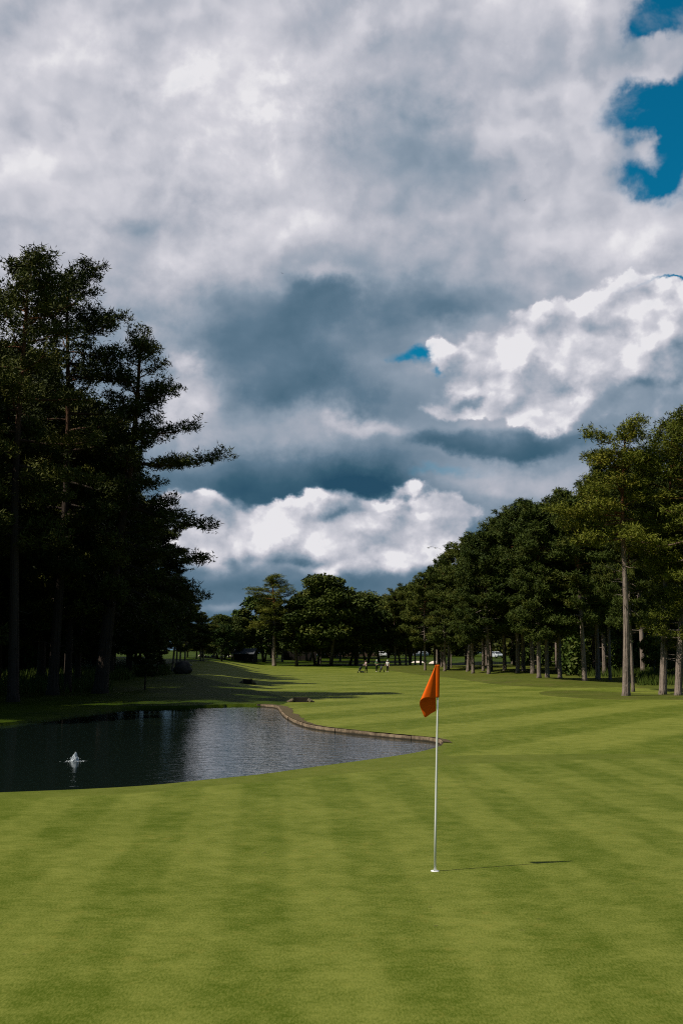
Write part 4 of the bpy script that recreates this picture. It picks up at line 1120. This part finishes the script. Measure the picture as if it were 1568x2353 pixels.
def golf_trolley(loc, yaw, label, blabel):
    root = bpy.data.objects.new('golf_trolley', None); COL.objects.link(root); root.location = loc; root.rotation_euler = (0, 0, yaw)
    tag(root, label, 'golf trolley', 'golf trolleys on the fairway')
    s = Shape(); s.tube([(0, .62, .12), (0, .30, .22), (0, -.05, .45), (0, -.32, .82)], [.018] * 4, 8); s.tube([(-.30, 0, .15), (0, .12, .32), (.30, 0, .15)], [.014] * 3, 8); s.build('frame', M['steel'], root, True)
    s = Shape(); s.tube([(0, -.32, .82), (0, -.52, 1.02)], [.016, .016], 8); s.tube([(-.14, -.53, 1.03), (.14, -.53, 1.03)], [.019, .019], 8); s.build('handle', M['rubber'], root, True)
    for (x, y, r_) in ((-.33, 0, .15), (.33, 0, .15), (0, .64, .11)):
        s = Shape(); s.lathe((x, y, r_), [(r_ * .70, -.020), (r_, -.026), (r_, .026), (r_ * .70, .020)], 20, axis='X', close=False); w = s.build('wheel', M['rubber'], root, True)
        s = Shape(); s.lathe((x, y, r_), [(.012, -.030), (r_ * .71, -.018), (r_ * .71, .018), (.012, .030)], 12, axis='X'); s.build('rim', M['steel'], w, True)
    b = bpy.data.objects.new('golf_bag', None); COL.objects.link(b); b.location = loc; b.rotation_euler = (0, 0, yaw)
    tag(b, blabel, 'golf bag', 'golf bags on the trolleys')
    p0, p1 = Vector((0, .45, .28)), Vector((0, -.18, 1.02)); ax = (p1 - p0).normalized()
    s = Shape(); s.tube([p0 + Vector((0, .02, .03)), p0.lerp(p1, .05) + Vector((0, .02, .03)), p0.lerp(p1, .5) + Vector((0, .03, .04)), p1], [.10, .125, .135, .12], 14); s.build('bag_body', M['bag'], b, True)
    s = Shape(); s.box(p0.lerp(p1, .42) + Vector((0, .13, .13)), (.20, .09, .42), Matrix.Rotation(.70, 3, 'X')); s.build('pocket', M['bag'], b)
    rn = random.Random(int(loc.x * 10))
    for k in range(7):
        a = k * .9; o = Vector((math.cos(a) * .07, math.sin(a) * .04, 0)); e = p1 + o + ax * rn.uniform(.10, .26)
        s = Shape(); s.tube([p1 + o * .8 - ax * .1, e], [.006, .006], 6); s.tube([e, e + Vector((.03, .05, .02))], [.014, .022], 8); s.build('club', M['steel'], b, True)

toward = math.pi                                             # facing the viewer
gA = G(841, 1545.5); gB = G(865, 1543.5); gC = G(890, 1544)
person(gA, R(115), 'pink_cloth', False, (((.24, .16, 1.22), (.16, .38, 1.08)), ((-.24, .16, 1.22), (-.16, .38, 1.08))), .12, .12, 'golfer in a pale pink top bending over the handle of the left trolley')
person(gB, toward + .25, 'green_cloth', True, (((.27, .06, 1.16), (.06, .26, 1.12)), ((-.27, .06, 1.16), (-.05, .27, 1.10))), .06, .02, 'golfer in a green top and white cap standing with hands together')
person(gC, R(150), 'white_cloth', True, (((.26, .08, 1.15), (.22, .26, 1.02)), ((-.24, .02, 1.14), (-.25, .08, .90))), .05, .03, 'golfer in a white top and white cap beside the right trolley')
golf_trolley(gA + Vector((-.62, -.35, 0)), R(115), 'three-wheeled golf trolley pushed by the golfer in pink', 'black golf bag with clubs on the trolley of the golfer in pink')
golf_trolley(gC + Vector((-.85, .1, 0)), R(160), 'three-wheeled golf trolley standing beside the golfer in white', 'dark golf bag with clubs on the trolley beside the golfer in white')
for o in list(COL.objects):
    if o.get('category') in ('golf trolley', 'golf bag'): o.location.z = zg(o.location.x, o.location.y)

# ------------------------------------------------------------------ far side: hut, fence, building, cars, sign, bunker, stones
M['black_board'] = plain('black_boarding', (.012, .011, .010), .8, .2, .3, 4)
M['roof_felt'] = plain('grey_roofing', (.085, .092, .105), .75, .3, .15, 3)
M['brown_board'] = plain('brown_boarding', (.115, .075, .055), .85, .2, .2, 3)
M['fence_board'] = plain('weathered_dark_fence', (.040, .034, .031), .9, .1, .3, 3)
M['sand'] = plain('bunker_sand', (.66, .56, .50), .95, .1, .1, 2.0, bump=.3)
M['rock'] = plain('dark_boulder', (.060, .052, .046), .9, .2, .4, 1.8, bump=.8)
M['pale_rock'] = plain('pale_boulder', (.42, .37, .31), .9, .2, .25, 2.5, bump=.6)
M['car_white'] = plain('white_car_paint', (.74, .75, .76), .25, .5, .02, 2, coat=.6)
M['car_silver'] = plain('silver_car_paint', (.55, .58, .62), .25, .5, .02, 2, coat=.6)
M['glass'] = plain('dark_glass', (.012, .015, .018), .06, .6, .0, 2)
M['lamp_red'] = plain('red_lamp', (.35, .01, .01), .25, .5, 0, 4)
M['lamp_clear'] = plain('clear_lamp', (.75, .75, .72), .15, .6, 0, 4)
M['plate'] = plain('pale_plate', (.72, .72, .70), .4, .4, .02, 4)

def hut():
    b = G(564, 1518.5); d = math.hypot(b.x, b.y); w = 45 * d / FPX; h = 17 * d / FPX; dp = w * .8
    root = bpy.data.objects.new('hut', None); COL.objects.link(root); root.location = b; root.rotation_euler = (0, 0, R(-12))
    tag(root, 'low black wooden hut with a grey roof at the far end of the fairway', 'hut')
    s = Shape(); s.prism([(-dp / 2, -.2), (dp / 2, -.2), (dp / 2, h), (0, h + dp * .26), (-dp / 2, h)], -w / 2, w / 2)
    for v in s.v: v.x, v.y = v.y, v.x
    s.build('wall', M['black_board'], root)
    s = Shape()
    for sg in (1, -1):
        o = [(sg * (dp / 2 + .35), h - .12), (sg * (dp / 2 + .35), h), (0, h + dp * .26 + .18), (0, h + dp * .26 + .04)]
        s.prism(o if sg > 0 else o[::-1], -w / 2 - .3, w / 2 + .3)
    for v in s.v: v.x, v.y = v.y, v.x
    s.build('roof', M['roof_felt'], root)
    s = Shape(); s.box((w * .22, -dp / 2 - .03, h * .42), (1.0, .05, h * .8)); s.build('door', M['dark_wood'], root)
hut()
def fence():
    a, b = G(650, 1516), G(727, 1516); d = math.hypot(a.x, a.y); h = 19 * d / FPX; v = b - a; n = 6
    root = bpy.data.objects.new('board_fence', None); COL.objects.link(root); root.location = a
    tag(root, 'dark close-boarded wooden fence behind the trees at the fairway end', 'fence')
    rn = random.Random(1)
    for k in range(n):
        p = v * (k / n); q = v * ((k + 1) / n); s = Shape(); m = 14
        for j in range(m):
            c = p.lerp(q, (j + .5) / m); s.box((c.x, c.y, c.z + h / 2 + rn.uniform(-.02, .02)), (v.length / n / m * .94, .03, h))
        s.build('panel', M['fence_board'], root)
        s = Shape(); s.box((p.x, p.y - .06, p.z + h / 2), (.12, .09, h + .12)); s.build('post', M['fence_board'], root)
fence()
def building():
    a, b = G(742, 1510.5), G(884, 1510.5); d = math.hypot(a.x, a.y) + 6; sc = d / math.hypot(a.x, a.y); a *= sc; b *= sc; w = (b - a).length; c = (a + b) / 2; h = 2.7; dp = 6.5
    root = bpy.data.objects.new('wooden_building', None); COL.objects.link(root); root.location = (c.x, c.y + dp / 2, zg(c.x, c.y))
    tag(root, 'long low brown wooden building half hidden behind the trees near the golfers', 'building')
    s = Shape(); s.box((0, 0, h / 2 - .2), (w, dp, h + .4)); s.build('wall', M['brown_board'], root)
    s = Shape(); s.prism([(-dp / 2 - .4, h + .01), (dp / 2 + .4, h + .01), (0, h + 1.5)], -w / 2 - .4, w / 2 + .4)
    for v in s.v: v.x, v.y = v.y, v.x
    s.build('roof', M['black_board'], root)
    for x in (-.36, -.12, .12, .36):
        s = Shape(); s.box((x * w, -dp / 2 - .02, 1.45), (1.2, .08, 1.0)); f = s.build('window', M['plate'], root)
        s = Shape(); s.box((x * w, -dp / 2 - .06, 1.45), (1.05, .04, .86)); s.build('pane', M['glass'], f)
    s = Shape(); s.box((0, -dp / 2 - .03, .95), (1.0, .08, 2.0)); s.build('door', M['dark_wood'], root)
building()

def make_car(paint):
    root = bpy.data.objects.new('parked_car', None); COL.objects.link(root)
    W_, Ln = 1.76, 4.1
    body = [(-2.05, .35), (-2.02, .62), (-1.88, .86), (-.95, .97), (1.80, 1.00), (2.02, .86), (2.05, .36), (1.72, .24), (-1.72, .24)]
    s = Shape(); s.prism(body, -W_ / 2, W_ / 2); o = s.build('body', M[paint], root); bv = o.modifiers.new('round', 'BEVEL'); bv.width = .07; bv.segments = 3
    cab = [(-1.0, .96), (-.30, 1.43), (.10, 1.49), (1.25, 1.47), (1.80, 1.20), (1.88, .97)]
    s = Shape(); s.prism(cab, -W_ / 2 + .10, W_ / 2 - .10)
    for v in s.v:
        if v.z > 1.1: v.y *= .86
    o = s.build('roof', M[paint], root); bv = o.modifiers.new('round', 'BEVEL'); bv.width = .05; bv.segments = 2
    def quad(name, pts, mat):
        q = Shape(); nrm = (Vector(pts[1]) - Vector(pts[0])).cross(Vector(pts[2]) - Vector(pts[0])).normalized() * .008
        q.v = [Vector(p) + nrm for p in pts] + [Vector(p) - nrm for p in pts]; n = len(pts)
        q.f = [tuple(range(n)), tuple(range(2 * n - 1, n - 1, -1))] + [(k, k + n, (k + 1) % n + n, (k + 1) % n) for k in range(n)]
        return q.build(name, M[mat], root)
    quad('windscreen', [(-.97, -.70, 1.0), (-.97, .70, 1.0), (-.31, .62, 1.41), (-.31, -.62, 1.41)], 'glass')
    quad('rear_window', [(1.87, .66, 1.02), (1.87, -.66, 1.02), (1.42, -.62, 1.40), (1.42, .62, 1.40)], 'glass')
    for sg in (1, -1):
        for (x0, x1, t0, t1) in ((-.80, .34, -.28, .32), (.42, 1.62, .42, 1.25)):
            quad('side_window', [(x0, sg * .785, 1.03), (x1, sg * .785, 1.03), (t1, sg * .685, 1.41), (t0, sg * .685, 1.41)], 'glass')
        s = Shape(); s.box((-1.94, sg * .64, .70), (.14, .34, .15)); s.build('headlight', M['lamp_clear'], root)
        s = Shape(); s.box((1.99, sg * .68, .80), (.12, .24, .20)); s.build('tail_light', M['lamp_red'], root)
        s = Shape(); s.box((-.72, sg * .96, 1.02), (.12, .18, .12)); s.build('mirror', M[paint], root)
        for x in (-1.28, 1.28):
            s = Shape(); s.lathe((x, sg * .80, .31), [(.20, -.10), (.30, -.11), (.315, -.05), (.315, .05), (.30, .11), (.20, .10)], 22, axis='Y', close=False); w = s.build('wheel', M['rubber'], root, True)
            s = Shape(); s.lathe((x, sg * .80, .31), [(.03, -.105), (.21, -.09), (.21, .09), (.03, .105)], 14, axis='Y'); s.build('rim', M['steel'], w, True)
    s = Shape(); s.box((-2.06, 0, .48), (.02, .46, .11)); s.build('number_plate', M['plate'], root)
    return root
def copy_tree(o, parent=None):
    c = o.copy(); COL.objects.link(c)
    if parent: c.parent = parent
    for ch in list(o.children): copy_tree(ch, c)
    return c
cw = make_car('car_white'); cs = make_car('car_silver')
first = set()
def put_car(src, px, py, wpx, yaw, label, wm=1.8):
    o = src if src not in first else copy_tree(src); first.add(src)
    b = G(px, py); o.location = b; o.rotation_euler = (0, 0, yaw); tag(o, label, 'car', 'cars parked beyond the trees')
put_car(cw, 738, 1509.5, 14, R(65), 'white car parked beyond the trees, left of the brown building')
put_car(cw, 877, 1509, 11, R(100), 'white car partly hidden by stems right behind the golfers')
put_car(cs, 1139, 1511, 15, R(110), 'silver car glimpsed between the stems of the right wood')
put_car(cs, 966, 1508, 14, R(20), 'silver car beyond the stems just left of the orange flag')
def sign():
    b = G(769, 1509); root = bpy.data.objects.new('sign_board', None); COL.objects.link(root); root.location = b
    tag(root, 'small blank white board on two posts before the brown building', 'sign')
    s = Shape(); s.box((0, 0, 1.25), (1.25, .05, .72)); s.build('board', M['plate'], root)
    for x in (-.5, .5):
        s = Shape(); s.box((x, .055, .6), (.08, .06, 1.5)); s.build('post', M['dark_wood'], root)
sign()
def bunker(x0, x1, yb, rise):
    n = 18; vs = []; fs = []; rn = random.Random(int(x0))
    for k in range(n + 1):
        u = k / n; p = G(x0 + (x1 - x0) * u, yb); e = math.sin(math.pi * u) ** .5; up = p.normalized(); up.z = 0
        hh = rise * (.55 + .45 * e) * (.9 + .1 * math.sin(u * 9))
        for j in range(5):
            w = j / 4; q = p + up * (1.6 * w + .6 * w * w); vs.append((q.x, q.y, zg(q.x, q.y) + .03 + hh * w ** 1.6 * e))
    for k in range(n):
        for j in range(4): fs.append((k * 5 + j, (k + 1) * 5 + j, (k + 1) * 5 + j + 1, k * 5 + j + 1))
    o = structure(mesh_object('bunker_sand', vs, fs, M['sand'], smooth=True))
    # grassy lip behind the sand
    vs2, fs2 = [], []
    for k in range(n + 1):
        t_ = Vector(vs[k * 5 + 4]); dv = Vector((t_.x, t_.y, 0)).normalized()
        for w, z in ((0, 0.004), (.5, .05), (1.6, .02), (4.5, -1)):
            q = t_ + dv * w; vs2.append((q.x, q.y, t_.z + z if z > -.5 else zg(q.x, q.y) - .02))
    for k in range(n):
        for j in range(3): fs2.append((k * 4 + j, (k + 1) * 4 + j, (k + 1) * 4 + j + 1, k * 4 + j + 1))
    structure(mesh_object('bunker_lip', vs2, fs2, M['rough'], smooth=True))
bunker(944, 974, 1522.5, .42); bunker(984, 1024, 1524.5, .60)
def boulder(name, px, py, wpx, hpx, mat, label, group, seed, cat='boulder'):
    b = G(px, py); d = math.hypot(b.x, b.y); w = wpx * d / FPX; h = hpx * d / FPX; rn = random.Random(seed)
    bm = bmesh.new(); bmesh.ops.create_icosphere(bm, subdivisions=4, radius=1)
    from mathutils import noise as mn
    for v in bm.verts:
        p = v.co.copy(); k = 1 + .22 * mn.noise(p * 1.3 + Vector((seed * 3.1, 0, 0))) + .09 * mn.noise(p * 3.6 + Vector((0, seed, 0))) + .03 * mn.noise(p * 9)
        v.co = Vector((p.x * w / 2 * k, p.y * w / 2 * k, max(-.18 * h, (p.z * .62 + .38) * h * k)))
    me = bpy.data.meshes.new(name); bm.to_mesh(me); bm.free(); me.materials.append(M[mat]); me.polygons.foreach_set('use_smooth', [True] * len(me.polygons))
    o = bpy.data.objects.new(name, me); COL.objects.link(o); o.location = b; o.rotation_euler = (0, 0, rn.uniform(0, 6)); tag(o, label, cat, group)
boulder('boulder', 420, 1547, 41, 27, 'rock', 'big round dark boulder on the grass at the end of the left wood', None, 4)
boulder('stone', 438.5, 1529.5, 7, 3, 'pale_rock', 'small pale stone on the fairway just right of the dark boulder', None, 7, 'stone')
for k, x in enumerate([458, 471, 478, 489, 497, 508, 516, 527, 534]):
    boulder('pale_boulder', x, 1509 + (k % 3) * .8, 6 + (k * 5) % 4, 4.5 + (k * 3) % 3, 'pale_rock', 'pale boulder in the far row left of the black hut', 'pale boulders in a far row', 20 + k)

# ------------------------------------------------------------------ birds
M['gull_grey'] = plain('grey_feathers', (.16, .17, .19), .7, .2, .1, 10)
M['gull_white'] = plain('white_feathers', (.80, .80, .80), .7, .2, .03, 10)
def gull(px, py, dist, span, yaw, roll, label, group, white=True, up=0.0, name='gull'):
    root = bpy.data.objects.new(name, None); COL.objects.link(root); root.location = P(px, py, dist); root.rotation_euler = (0, roll, yaw)
    tag(root, label, 'bird', group); k = span / 1.3
    s = Shape(); s.tube([(0, .24 * k, .01), (0, .20 * k, .012), (0, .10 * k, 0), (0, -.06 * k, 0), (0, -.20 * k, .01), (0, -.30 * k, .015)], [.008 * k, .03 * k, .05 * k, .052 * k, .03 * k, .012 * k], 10)
    s.build('body', M['gull_white' if white else 'gull_grey'], root, True)
    for sg in (1, -1):
        ln = [(0.03, .06, -.07, 0.0), (.22, .10, -.06, .06 + up), (.42, .06, -.07, .05 + up * 1.4), (.60, -.03, -.09, -.03 + up), (.66, -.09, -.10, -.07 + up * .8)]
        s = Shape()
        for (x, y0, y1, z) in ln:
            for zz in (.007, -.007): s.v += [Vector((sg * x * k, y0 * k, (z + zz) * k)), Vector((sg * x * k, y1 * k, (z + zz) * k))]
        for i in range(4):
            b = 4 * i; s.f += [(b, b + 1, b + 5, b + 4), (b + 2, b + 6, b + 7, b + 3), (b, b + 4, b + 6, b + 2), (b + 1, b + 3, b + 7, b + 5)]
        s.build('wing', M['gull_grey'], root)
    s = Shape(); s.v = [Vector(p) * k for p in ((-.02, -.26, .012), (.02, -.26, .012), (.06, -.40, .012), (-.06, -.40, .012), (-.02, -.26, .002), (.02, -.26, .002), (.06, -.40, .002), (-.06, -.40, .002))]
    s.f = [(0, 1, 2, 3), (7, 6, 5, 4), (0, 4, 5, 1), (1, 5, 6, 2), (2, 6, 7, 3), (3, 7, 4, 0)]; s.build('tail', M['gull_white' if white else 'gull_grey'], root)
gull(999, 1258.5, 100, 1.35, R(-25), R(14), 'white-bodied gull gliding with spread wings left of the right wood', 'gulls above the fairway')
gull(984, 1259, 150, 1.0, R(50), R(-10), 'smaller grey gull flying just left of the white-bodied gull', 'gulls above the fairway', False, .12)
gull(648, 628, 160, .55, R(30), R(10), 'tiny dark bird high in the middle of the sky', 'far birds', False, .1, 'bird')
gull(1204.5, 460, 200, .5, R(-30), R(-8), 'tiny dark bird high in the sky toward the right', 'far birds', False, .1, 'bird')
sh_ = KIND['shrub']
if 'label' not in sh_:                                        # a kind that was never placed is not part of the place
    for c in list(sh_.children): bpy.data.objects.remove(c)
    bpy.data.objects.remove(sh_)
